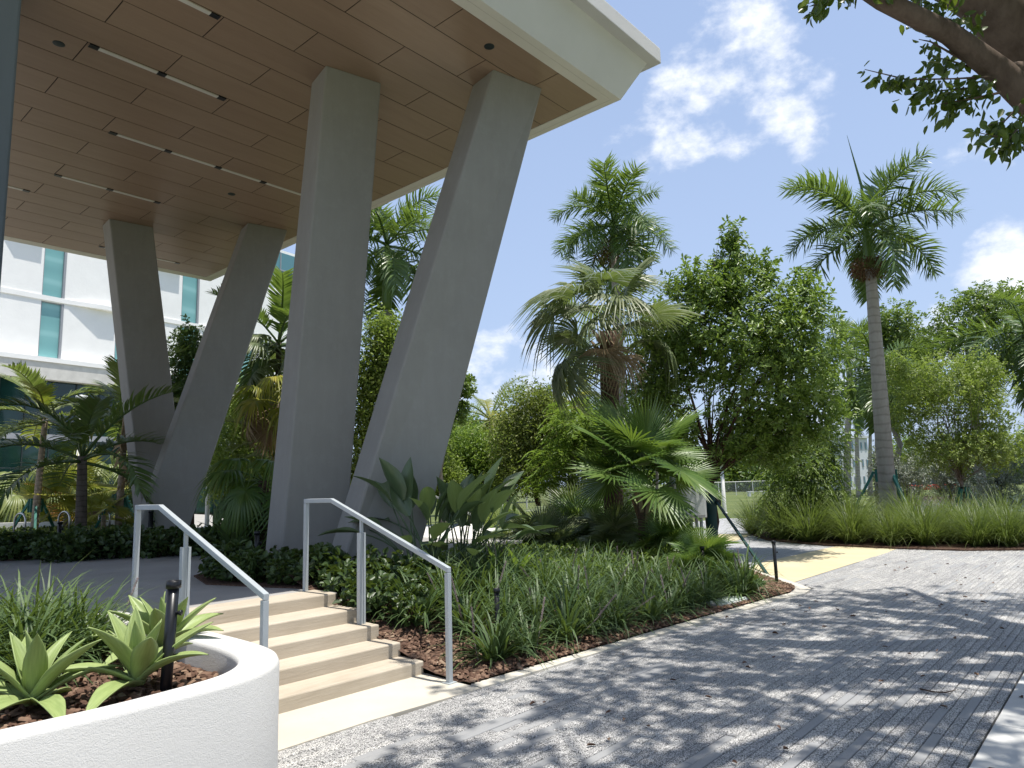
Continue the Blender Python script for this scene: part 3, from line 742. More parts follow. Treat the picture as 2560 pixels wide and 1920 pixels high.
o = bpy.data.objects['bark_mulch']; tag(o, 'brown bark mulch chips along the kerb of the right bed', 'mulch')
def pst(g):
    u = -1 + 3.2 * g.random(); v = 3.6 + 2.2 * g.random()
    lim = np.interp(v, si[::-1, 1] if False else [3.6, 3.66, 3.8, 4.0, 4.3, 6], [1.6, 1.84, 2.02, 2.12, 2.17, 2.19])
    return None if u > lim - .02 else (u, v, .552 + .014 * g.random())
o = chips('planter_mulch', 3800, pst, 6); tag(o, 'brown bark mulch chips inside the white planter', 'mulch')

# ------------------------------------------------------------------ canopy with wood soffit
H = 6.2; ZC = 7.8
can = thing('canopy_roof', 'white canopy roof with wood panel soffit over the landing', 'canopy', (0, 5.67, ZC))
def co(name, mb, mat, parent=None, **k):
    o = obj(name, mb, mat, None, **k); o.parent = parent or can; o.location = (0, -5.67, -ZC); return o
U1, V0_, V1_ = 1.4745 * H, .9575 * H, 3.1325 * H; UM = -.4 * H
rows = [.9575] + [1.049 + .0979 * i for i in range(22)]; rows[-1] = 3.1325
jw = .0075; g = G_(21)
for r in range(len(rows) - 1):
    odd = (r % 2 == 0)
    js = [x for x in ([.652 + .3285 * n for n in range(-4, 4)] if odd else [.817 + .3285 * n for n in range(-5, 4)]) if x < 1.46 and x > -.38]
    js = [-.4] + sorted(js) + [1.4745]
    for a, b in zip(js[:-1], js[1:]):
        co('soffit_panel', MB().box(a * H + jw, b * H - jw, rows[r] * H + jw, rows[r + 1] * H - jw, ZC, ZC + .006), 'soffit_wood')
co('backing', MB().box(UM, U1, V0_, V1_, ZC + .008, ZC + .05), 'joint_dark')
bw = .27
for x0, x1, y0, y1 in [(UM, U1 + bw, V0_ - .275, V0_), (U1, U1 + bw, V0_, V1_), (UM, U1 + bw, V1_, V1_ + .30)]:
    co('soffit_border', MB().box(x0, x1, y0, y1, ZC - .004, ZC + .06), 'border_cream')
gm = .15
co('border_groove', MB().box(UM, U1 + gm + .004, V0_ - gm - .004, V0_ - gm, ZC - .007, ZC - .003).box(U1 + gm, U1 + gm + .004, V0_ - gm, V1_ + gm, ZC - .007, ZC - .003), 'kerb_cream')
# canted fascia and cap
u1, v0 = U1 + bw, V0_ - .275; v1 = V1_ + .30; zt = ZC + .64
fa_ = MB(); c = .33
bt = [(UM, v0), (u1, v0), (u1, v1), (UM, v1)]; tp = [(UM, v0 - c), (u1 + c, v0 - c), (u1 + c, v1 + c), (UM, v1 + c)]
fa_.add([(x, y, ZC + .0) for x, y in bt] + [(x, y, zt) for x, y in tp], [(0, 1, 5, 4), (1, 2, 6, 5), (2, 3, 7, 6)])
co('fascia', fa_, 'fascia_white')
c2 = .50
co('roof_cap', MB().box(UM, u1 + c2, v0 - c2, v1 + c2, zt, zt + .27), 'stucco_white', bevel=.012)
# linear lights and downlights
def lrun(label, v, segs):
    t = thing('strip_light', label, 'ceiling light', (segs[0] * H, v * H, ZC))
    for a, b in zip(segs[:-1], segs[1:]):
        obj('diffuser', MB().box((a - segs[0]) * H + .06, (b - segs[0]) * H - .06, -.035, .035, -.012, .006), 'diffuser', t)
    for s in segs:
        obj('end_box', MB().box((s - segs[0]) * H - .06, (s - segs[0]) * H + .06, -.045, .045, -.014, .006), 'black_metal', t)
lrun('strip light with two lengths, left of the near V column', 1.6445, [.503, .650, .798])
lrun('strip light of four lengths running behind the near V column', 2.0235, [.679, .827, .978, 1.128, 1.28])
lrun('short strip light just above the far V column', 2.420, [.663, .811, .960])
lrun('strip light cut off by the left edge of the picture', 2.6145, [.34, .485, .629])
lrun('strip light nearest the back edge, behind the far V column', 3.018, [.994, 1.143, 1.292])
lrun('strip light cut off at the top edge of the picture', 1.3515, [.34, .49, .636])
for (a, b, l) in [(.447, 1.688, 'round dark downlight left of the two-length strip light'), (1.113, 1.008, 'round black downlight near the right corner of the soffit'), (1.104, 2.182, 'round dark downlight between the two V columns')]:
    t = thing('downlight', l, 'downlight', (a * H, b * H, ZC))
    obj('trim_ring', MB().lathe([(.062, -.006), (.075, -.004), (.075, .003), (.06, .003)], n=24), 'mullion_dark', t, True)
    obj('lens', MB().lathe([(.06, -.003), (.0, -.002)], n=20), 'black_metal', t)

# ------------------------------------------------------------------ V columns
def leg(root, tops, bots, zb, mat='column_render', zt=ZC + .012, name='leg'):
    A, B, Cc = [np.array(x, float) for x in tops]; a, b, c = [np.array(x, float) for x in bots]
    Dd = A + Cc - B; d = a + c - b; o = np.array(root.location[:2])
    T = [(*(p - o), zt) for p in (B, Cc, Dd, A)]; Bm = [(*(p - o), zb) for p in (b, c, d, a)]
    return obj(name, MB().hexa(Bm, T), mat, root, bevel=.03)
t = thing('v_column', 'near grey rendered V column leaning right beside the steps', 'column', (5.8, 8.4, 0))
leg(t, [(5.69, 8.84), (5.57, 8.28), (6.43, 8.07)], [(5.33, 9.35), (5.24, 8.77), (6.12, 8.55)], .45)
leg(t, [(7.45, 7.12), (7.35, 6.58), (8.27, 6.38)], [(5.53, 8.28), (5.45, 7.81), (6.38, 7.40)], .40)
t = thing('v_column', 'far grey rendered V column below the back corner of the soffit', 'column', (6.1, 15, 0))
leg(t, [(5.65, 17.2), (5.6, 16.65), (6.5, 16.52)], [(6.38, 16.25), (6.35, 15.7), (7.2, 15.5)], .45)
leg(t, [(7.99, 15.28), (7.89, 14.76), (8.78, 14.56)], [(5.58, 15.0), (5.5, 14.5), (6.4, 14.3)], .45)
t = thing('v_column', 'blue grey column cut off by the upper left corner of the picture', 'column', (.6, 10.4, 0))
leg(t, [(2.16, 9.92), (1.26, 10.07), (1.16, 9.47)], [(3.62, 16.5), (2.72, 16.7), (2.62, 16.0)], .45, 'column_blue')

# ------------------------------------------------------------------ white building behind, left
bl = thing('white_building', 'white rendered building with teal windows and dark green glass ground floors', 'building', (12.69, 44.03, 0), math.atan2(.13134, .99134))
def bo(name, mb, mat, parent=None, **k): return obj(name, mb, mat, parent or bl, **k)
wx = [(-13.3, -12.15), (-9.25, -8.1), (-5.15, -4.0), (-1.08, .07), (2.95, 4.05), (7.0, 8.2), (11.25, 12.45)]
mb = MB(); prev = -22
for a, b in wx + [(20.9, 21)]:
    mb.box(prev, a, 0, .4, 9.1, 19.5)
    if b < 20: mb.box(a, b, 0, .4, 12.42, 12.72).box(a, b, 0, .4, 9.1, 9.28).box(a, b, 0, .4, 16.4, 19.5)
    prev = b
mb.box(-22, 20.9, .4, 14, 8.2, 19.4)
bo('wall', mb, 'wall_white')
bo('wall', MB().box(13.3, 20.88, -.09, -.005, 16.9, 17.45).box(-22, 20.9, -.06, -.004, 12.47, 12.74), 'wall_white')
for a, b in wx:
    for z0, z1 in ((9.28, 12.42), (12.72, 16.4)):
        f = bo('window', MB().box(a, a + .06, .06, .2, z0, z1).box(b - .12, b, -.02, .2, z0, z1).box(a + .06, b - .12, .06, .2, z0, z0 + .05).box(a + .06, b - .12, .06, .2, z1 - .05, z1), 'mullion_grey')
        obj('pane', MB().box(a + .05, b - .10, .12, .16, z0 + .04, z1 - .04), 'pane_teal', f)
for x in (.3, 8.4, -7.7):   # shallow wedge ledges that throw the slanted shadows
    bo('ledge', MB().prism([(x, -.061), (x + 1.7, -.36), (x + 2.6, -.36), (x + 2.6, -.061)], 12.47, 12.72), 'wall_white')
for x in (-3.4, 4.6, -11.5):
    bo('ledge', MB().prism([(x, -.005), (x + .9, -.30), (x + 2.2, -.30), (x + 2.2, -.005)], 15.85, 16.1), 'wall_white')
w = bo('window', MB().box(13.4, 13.5, -.02, .2, 17.45, 19.3).box(14.55, 14.63, -.05, .0, 17.45, 19.3).box(17.5, 17.6, -.05, 0, 17.45, 19.3).box(13.5, 20.5, -.06, 0, 17.9, 18.0), 'mullion_grey')
obj('pane', MB().box(13.5, 20.6, -.012, -.004, 17.46, 19.3), 'pane_blue', w)
bo('fascia_band', MB().prism([(-22, -.35), (-10, -.5), (-3, -.5), (2, -.44), (8, -.28), (14, -.05), (20.9, -.02), (20.9, .4), (-22, .4)], 8.06, 9.09), 'wall_cream')
bo('band_coping', MB().prism([(-22, -.42), (-10, -.57), (-3, -.57), (2, -.51), (8, -.35), (14, -.1), (20.9, -.08), (20.9, 0), (-22, 0)], 9.0, 9.25), 'wall_white')
mx_ = list(np.arange(-21.5, 20.5, 1.25))
for a, b in zip(mx_[:-1], mx_[1:]):
    bo('glass_panel', MB().box(a + .03, b - .03, .05, .08, .6, 4.86), 'glass_dark'); bo('glass_panel', MB().box(a + .03, b - .03, .05, .08, 5.16, 8.06), 'glass_dark')
bo('transom', MB().box(-22, 20.9, -.03, .2, 4.86, 5.16), 'mullion_grey')
mb = MB()
for i, a in enumerate(mx_):
    bo('mullion', MB().box(a - .03, a + .03, .0, .14, .5, 4.85).box(a - .03, a + .03, .0, .14, 5.17, 8.05), 'mullion_dark')
bo('interior', MB().box(-22, 20.9, .6, 1, .4, 8), 'mullion_dark')
# low cream wall and hedge of pale ground cover in front
p0, p1, p2, p3 = gnd(-60, 1166, .57), gnd(95, 1162, .57), gnd(205, 1160, .57), gnd(262, 1160, .57)
lw = MB()
for a, b in ((p0, p1), (p1, p2), (p2, p3)):
    d = nrm((b - a)[:2]); nn = np.array([-d[1], d[0]]) * .25
    lw.hexa([(*a[:2], .5), (*b[:2], .5), (*(b[:2] + nn), .5), (*(a[:2] + nn), .5)], [(*a[:2], 1.02), (*b[:2], 1.02), (*(b[:2] + nn), 1.02), (*(a[:2] + nn), 1.02)])
tag(obj('garden_wall', lw, 'wall_cream'), 'low cream garden wall in front of the dark glass, far left', 'wall')

# ------------------------------------------------------------------ street furniture
def pathlight(px, depth, z, h, label, knob=True, r=.03, rake=(0, 0), hood=False, loc=None):
    p = foot(px, depth, z) if loc is None else np.array(loc)
    t = thing('path_light', label, 'path light', p, 0, 'black path lights')
    mb = MB(); mb.tube([(0, 0, -.12), (rake[0], rake[1], h)], r, 16)
    obj('post', mb, 'black_metal', t, True)
    obj('cap', MB().lathe([(r * 1.02, h - .03), (r * 1.3, h - .028), (r * 1.32, h + .012), (r * 1.1, h + .014), (r * 1.0, h + .0)], (rake[0], rake[1]), 18), 'black_metal', t, True)
    if knob:
        f = .74; a = np.array([rake[0] * f, rake[1] * f, h * f]); s = np.array([.66, -.75, 0])
        obj('knob', MB().tube([a + s * r * .9, a + s * r * 1.5, a + s * r * 1.55, a + s * r * 1.9], [r * .35, r * .35, r * .52, r * .5], 14), 'black_metal', t, True)
pathlight(0, 0, .55, .62, 'black pipe path light among the agaves in the white planter', loc=(1.80, 4.15, .5), rake=(.05, .05), r=.031)
pathlight(1018, 6.9, .06, .57, 'black path light in the front liriope row beside the right handrail', loc=(5.36, 4.95, .03), r=.026, knob=False)
pathlight(1540, 0, .05, .62, 'black path light half hidden in liriope below the grey cabinets', loc=(9.9, 5.0, .03), r=.028, knob=False)
pathlight(1700, 0, .05, .62, 'black path light at the rounded tip of the right bed', loc=(11.15, 4.42, .03), r=.026)
pathlight(125, 15.0, .6, .55, 'black path light among dark shrubs left of the dark palm trunk', r=.04)
pathlight(322, 13.6, .6, .75, 'black path light in dark shrubs beside the far column foot', r=.04)
pathlight(553, 9.2, .6, .52, 'black path light beside the round leaved shrubs at the near column foot', r=.03)

# electrical cabinets on conduit legs
t = thing('electrical_cabinet', 'pale grey electrical cabinet with door, right one beside the fan palm', 'electrical box', foot(1503, 13.2, .08), R(-40))
obj('cabinet', MB().box(-.24, .24, -.13, .13, .86, 1.56), 'grey_box', t, bevel=.012)
d_ = obj('door', MB().box(-.205, .205, -.155, -.131, .90, 1.52), 'grey_box', t, bevel=.01); obj('latch', MB().box(.12, .15, -.172, -.156, 1.28, 1.40), 'conduit_grey', d_)
for x in (-.14, -.03, .08, .17): obj('conduit', MB().tube([(x, 0, -.05), (x, 0, .86)], .032, 10), 'conduit_grey', t, True)
obj('cross_strut', MB().box(-.5, .25, .035, .06, .28, .33), 'conduit_grey', t)
t = thing('electrical_cabinet', 'darker grey electrical cabinet, left of the pair beside the fan palm', 'electrical box', foot(1470, 13.1, .08), R(50))
obj('cabinet', MB().box(-.22, .22, -.12, .12, .84, 1.5), 'conduit_grey', t, bevel=.012)
obj('door', MB().box(-.19, .19, -.145, -.121, .87, 1.47), 'conduit_grey', t, bevel=.008)
obj('conduit', MB().tube([(-.05, 0, -.05), (-.05, 0, .84)], .045, 10), 'conduit_grey', t, True)
obj('photocell', MB().lathe([(.05, 1.5), (.055, 1.6), (.04, 1.66), (.01, 1.67)], (.12, 0), 12), 'grey_box', t, True)
t = thing('utility_lid', 'pale green utility cover lying in the bark at the kerb', 'utility cover', (9.05, 4.28, .045), R(-4))
obj('lid', MB().box(-.32, .32, -.13, .13, 0, .03), 'lid_green', t, bevel=.006); obj('frame', MB().box(-.35, .35, -.16, .16, -.05, .012), 'sidewalk_concrete', t)

def lamppost(px, depth, ztop_px, z, label, r=.06, lean=0):
    b = foot(px, depth, z); tp = at(px, ztop_px, depth)
    t = thing('lamp_post', label, 'lamp post', b, 0); h = tp[2] - z
    obj('pole', MB().lathe([(r * 1.1, -.1), (r, .1), (r * .8, h)], n=12), 'white_paint', t, True)
    obj('base_plate', MB().lathe([(r * 1.45, -.02), (r * 1.45, .03), (r * 1.15, .05)], n=12), 'white_paint', t)
    obj('lantern', MB().lathe([(r * .8, h), (r * 2.4, h + .05), (r * 2.4, h + .16), (r * .5, h + .2)], n=14), 'grey_box', t, True)
lamppost(158, 23, 860, .57, 'pale lamp post in front of the dark glass, behind the dark palm', .075)
lamppost(446, 24, 985, .57, 'short pale lamp post seen between the two V columns', .075)
lamppost(1207, 25, 985, .3, 'pale lamp post among the feathery light green trees', .09)
lamppost(1567, 36, 1005, 0, 'pale lamp post on the lawn behind the dark tree trunk', .10)

def brace(base, h, rad, label, n=3, a0=.5, wrap=.12, foot_r=1.0):
    t = thing('tree_brace', label, 'tree brace', base)
    for i in range(n):
        a = a0 + i * 2 * math.pi / n; c, s = math.cos(a), math.sin(a)
        obj('stake', MB().tube([(c * foot_r, s * foot_r, -.1), (c * (wrap + .04), s * (wrap + .04), h)], rad, 4, sq=True), 'brace_green', t)
    for zz in (h - .12, h + .02):
        obj('strap', MB().lathe([(wrap + .01, zz), (wrap + .022, zz), (wrap + .022, zz + .05), (wrap + .01, zz + .05)], n=16), 'strap_black', t)
    for i in range(5):
        a = i * 2 * math.pi / 5; c, s = math.cos(a) * (wrap + .035), math.sin(a) * (wrap + .035)
        obj('batten', MB().tube([(c, s, h - .3), (c, s, h + .06)], .035, 4, sq=True), 'brace_green', t)

# bike hoops
for i, (px, dep) in enumerate([(38, 17.6), (134, 18.2), (222, 18.8)]):
    b = foot(px, dep, .575); pts = [(0, -.2, 0)] + [(0, -.2, .55)] + [(0, -.2 * math.cos(q), .55 + .2 * math.sin(q)) for q in np.linspace(.3, 2.84, 9)] + [(0, .2, .55), (0, .2, 0)]
    t = tag(obj('bike_hoop', MB().tube(pts, .022, 8), 'steel', smooth=True, loc=b, rot=(0, 0, R(20))), ['steel bike hoop nearest the left edge of the picture', 'steel bike hoop left of the dark palm trunk', 'steel bike hoop right of the dark palm trunk'][i], 'bike rack', 'steel bike hoops')
rail2 = thing('handrail', 'dark low handrail beyond the near column, behind the broad leaves', 'handrail', foot(968, 17, .57), R(-58))
obj('top_bar', MB().tube([(-.9, 0, .95), (-.45, 0, .95), (.9, 0, .25)], .03, 4, sq=True), 'conduit_grey', rail2)
for x, zt in ((-.8, .94), (.1, .64), (.85, .26)): obj('post', MB().tube([(x, 0, -.6), (x, 0, zt)], .022, 4, sq=True), 'conduit_grey', rail2)
def fence(a, b, z, h, label, n, mesh=True):
    a = np.array(a); b = np.array(b); t = thing('chain_link_fence', label, 'fence', (*a[:2], z), math.atan2(b[1] - a[1], b[0] - a[0])); L = np.linalg.norm(b[:2] - a[:2])
    for i in range(n + 1): obj('post', MB().tube([(L * i / n, 0, -.1), (L * i / n, 0, h)], .04, 8), 'white_paint', t)
    obj('top_rail', MB().tube([(0, 0, h), (L, 0, h)], .04, 6), 'white_paint', t)
    m = MB(); st_ = .16
    for i in range(int(L / st_)):
        x = i * st_
        for q in (1, -1):
            x0, x1 = (x, x + h) if q == 1 else (x + h, x); m.add([(x0 - .008, 0, 0), (x0 + .008, 0, 0), (x1 + .008, 0, h), (x1 - .008, 0, h)], [(0, 1, 2, 3)])
    o = obj('wire_mesh', m, 'steel', t); o['kind'] = 'stuff'
fence(foot(925, 34, .5), foot(1240, 36, .4), .5, 1.5, 'chain link fence on the far lawn behind the broad leaved plants', 6)
fence(foot(1440, 80, 0), foot(1700, 84, 0), 0, 1.5, 'distant white railed fence across the lawn behind the dark tree', 7)
t = thing('garden_bench', 'small white bench far away on the lawn by the fence', 'bench', foot(1636, 72, 0), R(-40))
obj('seat', MB().box(-1, 1, -.22, .22, .42, .52), 'white_paint', t); [obj('leg', MB().box(x - .1, x + .1, -.2, .2, 0, .42), 'white_paint', t) for x in (-.8, .8)]
def block(name, label, px0, px1, depth, hpx, mat, z=0, stories=3, cols=6):
    a, b = foot(px0, depth, z), foot(px1, depth * 1.02, z); L = np.linalg.norm((b - a)[:2]); h = at(px0, hpx, depth)[2] - z
    t = thing(name, label, 'building', a, math.atan2(b[1] - a[1], b[0] - a[0]))
    obj('wall', MB().box(0, L, 0, 8, -.2, h), mat, t); obj('roof', MB().box(-.3, L + .3, -.3, 8.3, h, h + .3), 'far_wall', t)
    for s_ in range(stories):
        for c_ in range(cols):
            x = L * (c_ + .3) / cols; z_ = h * (s_ + .3) / stories
            w = obj('window', MB().box(x, x + L * .4 / cols, -.06, -.005, z_, z_ + h * .45 / stories), 'mullion_grey', t)
            obj('pane', MB().box(x + .1, x + L * .4 / cols - .1, -.09, -.061, z_ + .1, z_ + h * .45 / stories - .1), 'pane_blue', w)
block('distant_building', 'pale distant building between the feathery tree and the tall palm', 1826, 1885, 95, 945, 'far_wall')
block('distant_building', 'dark blue distant building at the right edge behind leaves', 2160, 2290, 110, 1010, 'far_dark', cols=4)
block('distant_building', 'long low pale building behind the distant fence', 1470, 1700, 130, 1030, 'far_wall', stories=1)
cp = foot(2008, 62, 0)
t = thing('parked_car', 'small red car far off behind the silver leaved shrubs', 'car', cp, R(-50))
obj('body', MB().prism([(-2, -.8), (2, -.8), (2.05, 0), (2, .8), (-2, .8), (-2.05, 0)], .35, .8), 'red_paint', t, bevel=.12)
obj('cabin', MB().hexa([(-1.2, -.72, .8), (1.0, -.72, .8), (1.0, .72, .8), (-1.2, .72, .8)], [(-.8, -.6, 1.38), (.4, -.6, 1.38), (.4, .6, 1.38), (-.8, .6, 1.38)]), 'car_glass', t, bevel=.06)
for x in (-1.25, 1.25):
    for y in (-.8, .8): obj('wheel', MB().tube([(x, y - .1, .33), (x, y + .1, .33)], .33, 16), 'tyre_black', t)

# ------------------------------------------------------------------ palms
ROYAL = [pinnate(11, 2.6, 84, .74, .050, 1.0, .40, .75, .14, .25), pinnate(12, 2.7, 84, .74, .050, 1.4, .50, .7, .14, .2), pinnate(13, 2.5, 80, .70, .050, .8, .35, .8, .14, .3), pinnate(14, 2.65, 84, .74, .050, 1.8, .55, .65, .14, .1)]
def royal(label, px, depth, topy, topx, seed, scale, n, r0, z=0., shaft=1.3, e0=1.25, e1=-.45, fr=.55, mat='frond_royal', spear=1.8, group='royal palms'):
    g = G_(seed); b = foot(px, depth, z); tp = at(topx, topy, depth); H_ = tp[2] - z; ln = (tp - b)[:2]
    t = thing('royal_palm', label, 'palm tree', b, 0, group)
    obj('trunk', trunk_mesh(H_, r0, r0 * .62, ln, .12), 'bark_royal', t, True)
    m = MB(); m.tube([(ln[0], ln[1], H_ - .05), (ln[0], ln[1], H_ + .25), (ln[0], ln[1], H_ + shaft * .7), (ln[0], ln[1], H_ + shaft)], [r0 * .64, r0 * .72, r0 * .5, r0 * .3], 12)
    obj('crownshaft', m, 'shaft_green', t, True)
    ms = matcopy(ROYAL, mat)
    rosette(t, ms, n, H_ + shaft, mat, g, e0, e1, scale, ln)
    if fr:
        fo = fruit(t, H_ + .05, fr, 'fruit_brown', seed, 1600, .62); fo.location = (ln[0], ln[1], H_ - .02)
    if spear: obj('spear_leaf', MB().tube([(ln[0], ln[1], H_ + shaft - .2), (ln[0] + .05, ln[1] + .02, H_ + shaft + spear * .6), (ln[0] - .25, ln[1] + .2, H_ + shaft + spear * 1.35)], [.06, .04, .004], 6), 'frond_royal', t)
    return t
royal('tall royal palm at the right with a brown fruit cluster under its crown', 1926, 21.0, 578, 1880, 31, .95, 17, .245, spear=2.1, e1=-.5)
royal('tall royal palm directly behind the cabbage palm, its crown above it', 1352, 30, 545, 1328, 32, 1.16, 18, .27, z=.2, spear=1.5, fr=.95, e1=-.75)
royal('royal palm with green crownshaft seen between the legs of the near V', 832, 24, 668, 836, 33, 1.12, 16, .24, z=.5, shaft=2.3, spear=1.2, fr=0, e1=-.95)
royal('small distant royal palm peeping over the treetops left of the tall right palm', 1832, 40, 800, 1835, 34, .9, 13, .2, fr=0, spear=1.2, shaft=1.5)
royal('distant palm in the gap left of the tall right palm trunk', 1856, 60, 905, 1850, 35, 1.1, 12, .2, fr=0, spear=0)
royal('second distant palm in the gap just left of the tall palm trunk', 1882, 64, 920, 1880, 36, 1.0, 12, .2, fr=0, spear=0)
royal('dark drooping palm at the right edge in front of the tall trees', 2235, 26, 790, 2225, 37, 1.25, 16, .22, fr=0, e0=.7, e1=-.9, spear=0)
royal('palm with drooping fronds behind the tall right palm trunk', 1905, 28, 860, 1898, 38, 1.0, 13, .2, fr=0, e0=.8, e1=-.9, spear=0)
brace(foot(1926, 21.0, 0), 1.75, .055, 'green timber tree brace round the tall right royal palm', 3, 3.95, .26, 1.35)

COCO = [pinnate(21, 3.0, 44, .62, .04, 1.2, .6, .18, .2, .2), pinnate(22, 3.0, 44, .62, .04, 1.7, .7, .15, .2, .1), pinnate(23, 2.8, 40, .6, .04, .9, .5, .2, .2, .3)]
def coco(name, label, px, depth, topx, topy, seed, scale, n, r, mat, z, e0=1.2, e1=-.7, trunk='bark_pale', group=None, meshes=COCO, dead=0, mat2=None):
    g = G_(seed); b = foot(px, depth, z); tp = at(topx, topy, depth); H_ = tp[2] - z; ln = (tp - b)[:2]
    t = thing(name, label, 'palm tree', b, 0, group)
    obj('trunk', trunk_mesh(H_, r, r * .7, ln), trunk, t, True)
    ms = matcopy(meshes, mat)
    if mat2: ms += matcopy(meshes[:1], mat2)
    rosette(t, ms, n, H_, mat, g, e0, e1, scale, ln)
    for i in range(dead):
        link('frond', matcopy(meshes[:1], 'frond_dry')[0], None, t, loc=(ln[0], ln[1], H_ - .1), rot=(0, 1.15 + .2 * i, g.random() * 6), scale=scale * .9)
    return t
coco('coconut_palm', 'coconut palm with yellowing fronds rising above the bushes right of the near V', 1062, 36, 1060, 905, 41, 1.12, 16, .15, 'frond_lit', .4, mat2='frond_yellow')
coco('coconut_palm', 'yellow green coconut palm behind the bushes left of the cabbage palm', 1240, 34, 1238, 872, 42, 1.0, 14, .15, 'frond_yellow', .3, e1=-.5, mat2='frond_lit')
coco('coconut_palm', 'coconut palm showing just below the drooping cabbage palm fronds', 1262, 42, 1262, 810, 43, 1.25, 15, .16, 'frond_lit', .3)
# left group behind the landing
FOX = [pinnate(51, 1.9, 34, .50, .055, 1.25, .30, .12, .22, .45), pinnate(52, 1.8, 34, .48, .055, 1.7, .35, .12, .22, .35), pinnate(53, 1.9, 34, .50, .055, .8, .25, .12, .22, .5)]
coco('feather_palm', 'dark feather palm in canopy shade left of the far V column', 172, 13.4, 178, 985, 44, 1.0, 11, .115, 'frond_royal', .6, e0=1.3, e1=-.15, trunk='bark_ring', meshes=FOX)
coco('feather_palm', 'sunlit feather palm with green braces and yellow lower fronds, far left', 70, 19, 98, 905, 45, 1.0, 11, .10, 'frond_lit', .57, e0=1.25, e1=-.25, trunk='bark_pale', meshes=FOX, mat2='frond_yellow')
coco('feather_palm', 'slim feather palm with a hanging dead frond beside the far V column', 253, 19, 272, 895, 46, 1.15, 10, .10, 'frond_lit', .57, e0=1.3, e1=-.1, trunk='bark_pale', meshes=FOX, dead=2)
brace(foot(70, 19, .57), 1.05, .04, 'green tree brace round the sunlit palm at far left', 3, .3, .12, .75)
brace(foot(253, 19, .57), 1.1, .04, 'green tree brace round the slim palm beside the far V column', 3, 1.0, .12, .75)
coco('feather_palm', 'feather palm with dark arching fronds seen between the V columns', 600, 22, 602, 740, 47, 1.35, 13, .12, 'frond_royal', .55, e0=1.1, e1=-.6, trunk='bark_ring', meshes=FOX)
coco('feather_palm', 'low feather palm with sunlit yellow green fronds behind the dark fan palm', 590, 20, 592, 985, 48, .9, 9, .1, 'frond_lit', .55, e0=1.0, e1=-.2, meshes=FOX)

FAN = [fanfrond(61, .72, .84, 40, 2.7, .06, .15, tilt=.45, wid=.72, split=.3), fanfrond(62, .85, .84, 40, 2.5, .08, .25, tilt=.1, wid=.72, split=.3), fanfrond(63, .65, .86, 40, 2.0, .03, .05, tilt=-.1, wid=.72, split=.3), fanfrond(64, .8, .86, 42, 2.8, .08, .2, tilt=.8, wid=.72, split=.3)]
THATCH = [fanfrond(65, .7, .62, 34, 2.6, .75, .7), fanfrond(66, .75, .6, 34, 2.6, .9, .9)]
SABAL = [fanfrond(71, 1.0, .92, 34, 1.8, .32, .35, costa=.25, wid=.8, tilt=.25, split=.3), fanfrond(72, 1.15, .95, 34, 1.7, .5, .5, costa=.3, wid=.78, tilt=.25, split=.25), fanfrond(73, .9, .9, 34, 1.9, .15, .15, costa=.15, wid=.8, tilt=.0, split=.35), fanfrond(74, 1.05, .92, 34, 2.0, .35, .35, costa=.25, wid=.8, tilt=.45, split=.3)]
def fan(name, label, base, H_, lean, seed, scale, n, r, mat, meshes, e0=1.35, e1=-.3, trunk='bark_sabal', mat2=None, group=None, boots=0):
    g = G_(seed); t = thing(name, label, 'palm tree' if H_ > .35 else 'shrub', base, 0, group)
    if H_ > .05: obj('trunk', trunk_mesh(H_, r, r * .9, lean), trunk, t, True)
    ms = matcopy(meshes, mat) + (matcopy(meshes[:1], mat2) if mat2 else [])
    rosette(t, ms, n, H_, mat, g, e0, e1, scale, lean, roll=.45)
    if boots:
        m = MB()
        for i in range(boots):
            a = i * 2.4; z = H_ - .5 * i / boots; m.tube([(lean[0] + math.cos(a) * r * .7, lean[1] + math.sin(a) * r * .7, z - .25), (lean[0] + math.cos(a) * r * 1.25, lean[1] + math.sin(a) * r * 1.25, z - .02), (lean[0] + math.cos(a) * r * 1.9, lean[1] + math.sin(a) * r * 1.9, z + .14)], [.05, .045, .02], 4)
        obj('leaf_base', m, 'frond_dry', t)
    return t
b = foot(1330, 14.6, .25); tp = at(1313, 715, 14.6)
fan('cabbage_palm', 'tall cabbage palm with thick dark trunk and drooping grey green fans', b, tp[2] - .25, (tp - b)[:2], 81, .97, 19, .20, 'frond_sabal', SABAL, 1.5, .12, boots=10, mat2=None)
cab = [o for o in C.objects if o.name == 'cabbage_palm'][0]
for i in range(4): link('frond', matcopy(SABAL[i % 2:i % 2 + 1], 'frond_sabal')[0], None, cab, loc=((tp - b)[0], (tp - b)[1], tp[2] - .45), rot=(.3 * (i - 1.5), .12 + .1 * i, 1.7 + i * .36), scale=.98)
for i in range(2): link('frond', matcopy(SABAL[:1], 'frond_dry')[0], None, cab, loc=((tp - b)[0], (tp - b)[1], tp[2] - .4), rot=(0, .35 + .2 * i, 3.6 + i * .5), scale=.8)
b = gnd(1397, 1228, .1)
fan('fan_palm', 'glossy green fan palm with short trunk beside the grey electrical cabinets', b, 1.5, (0, 0), 82, 1.05, 22, .115, 'frond_fan', FAN, 1.5, .12, trunk='bark_sabal', boots=8)
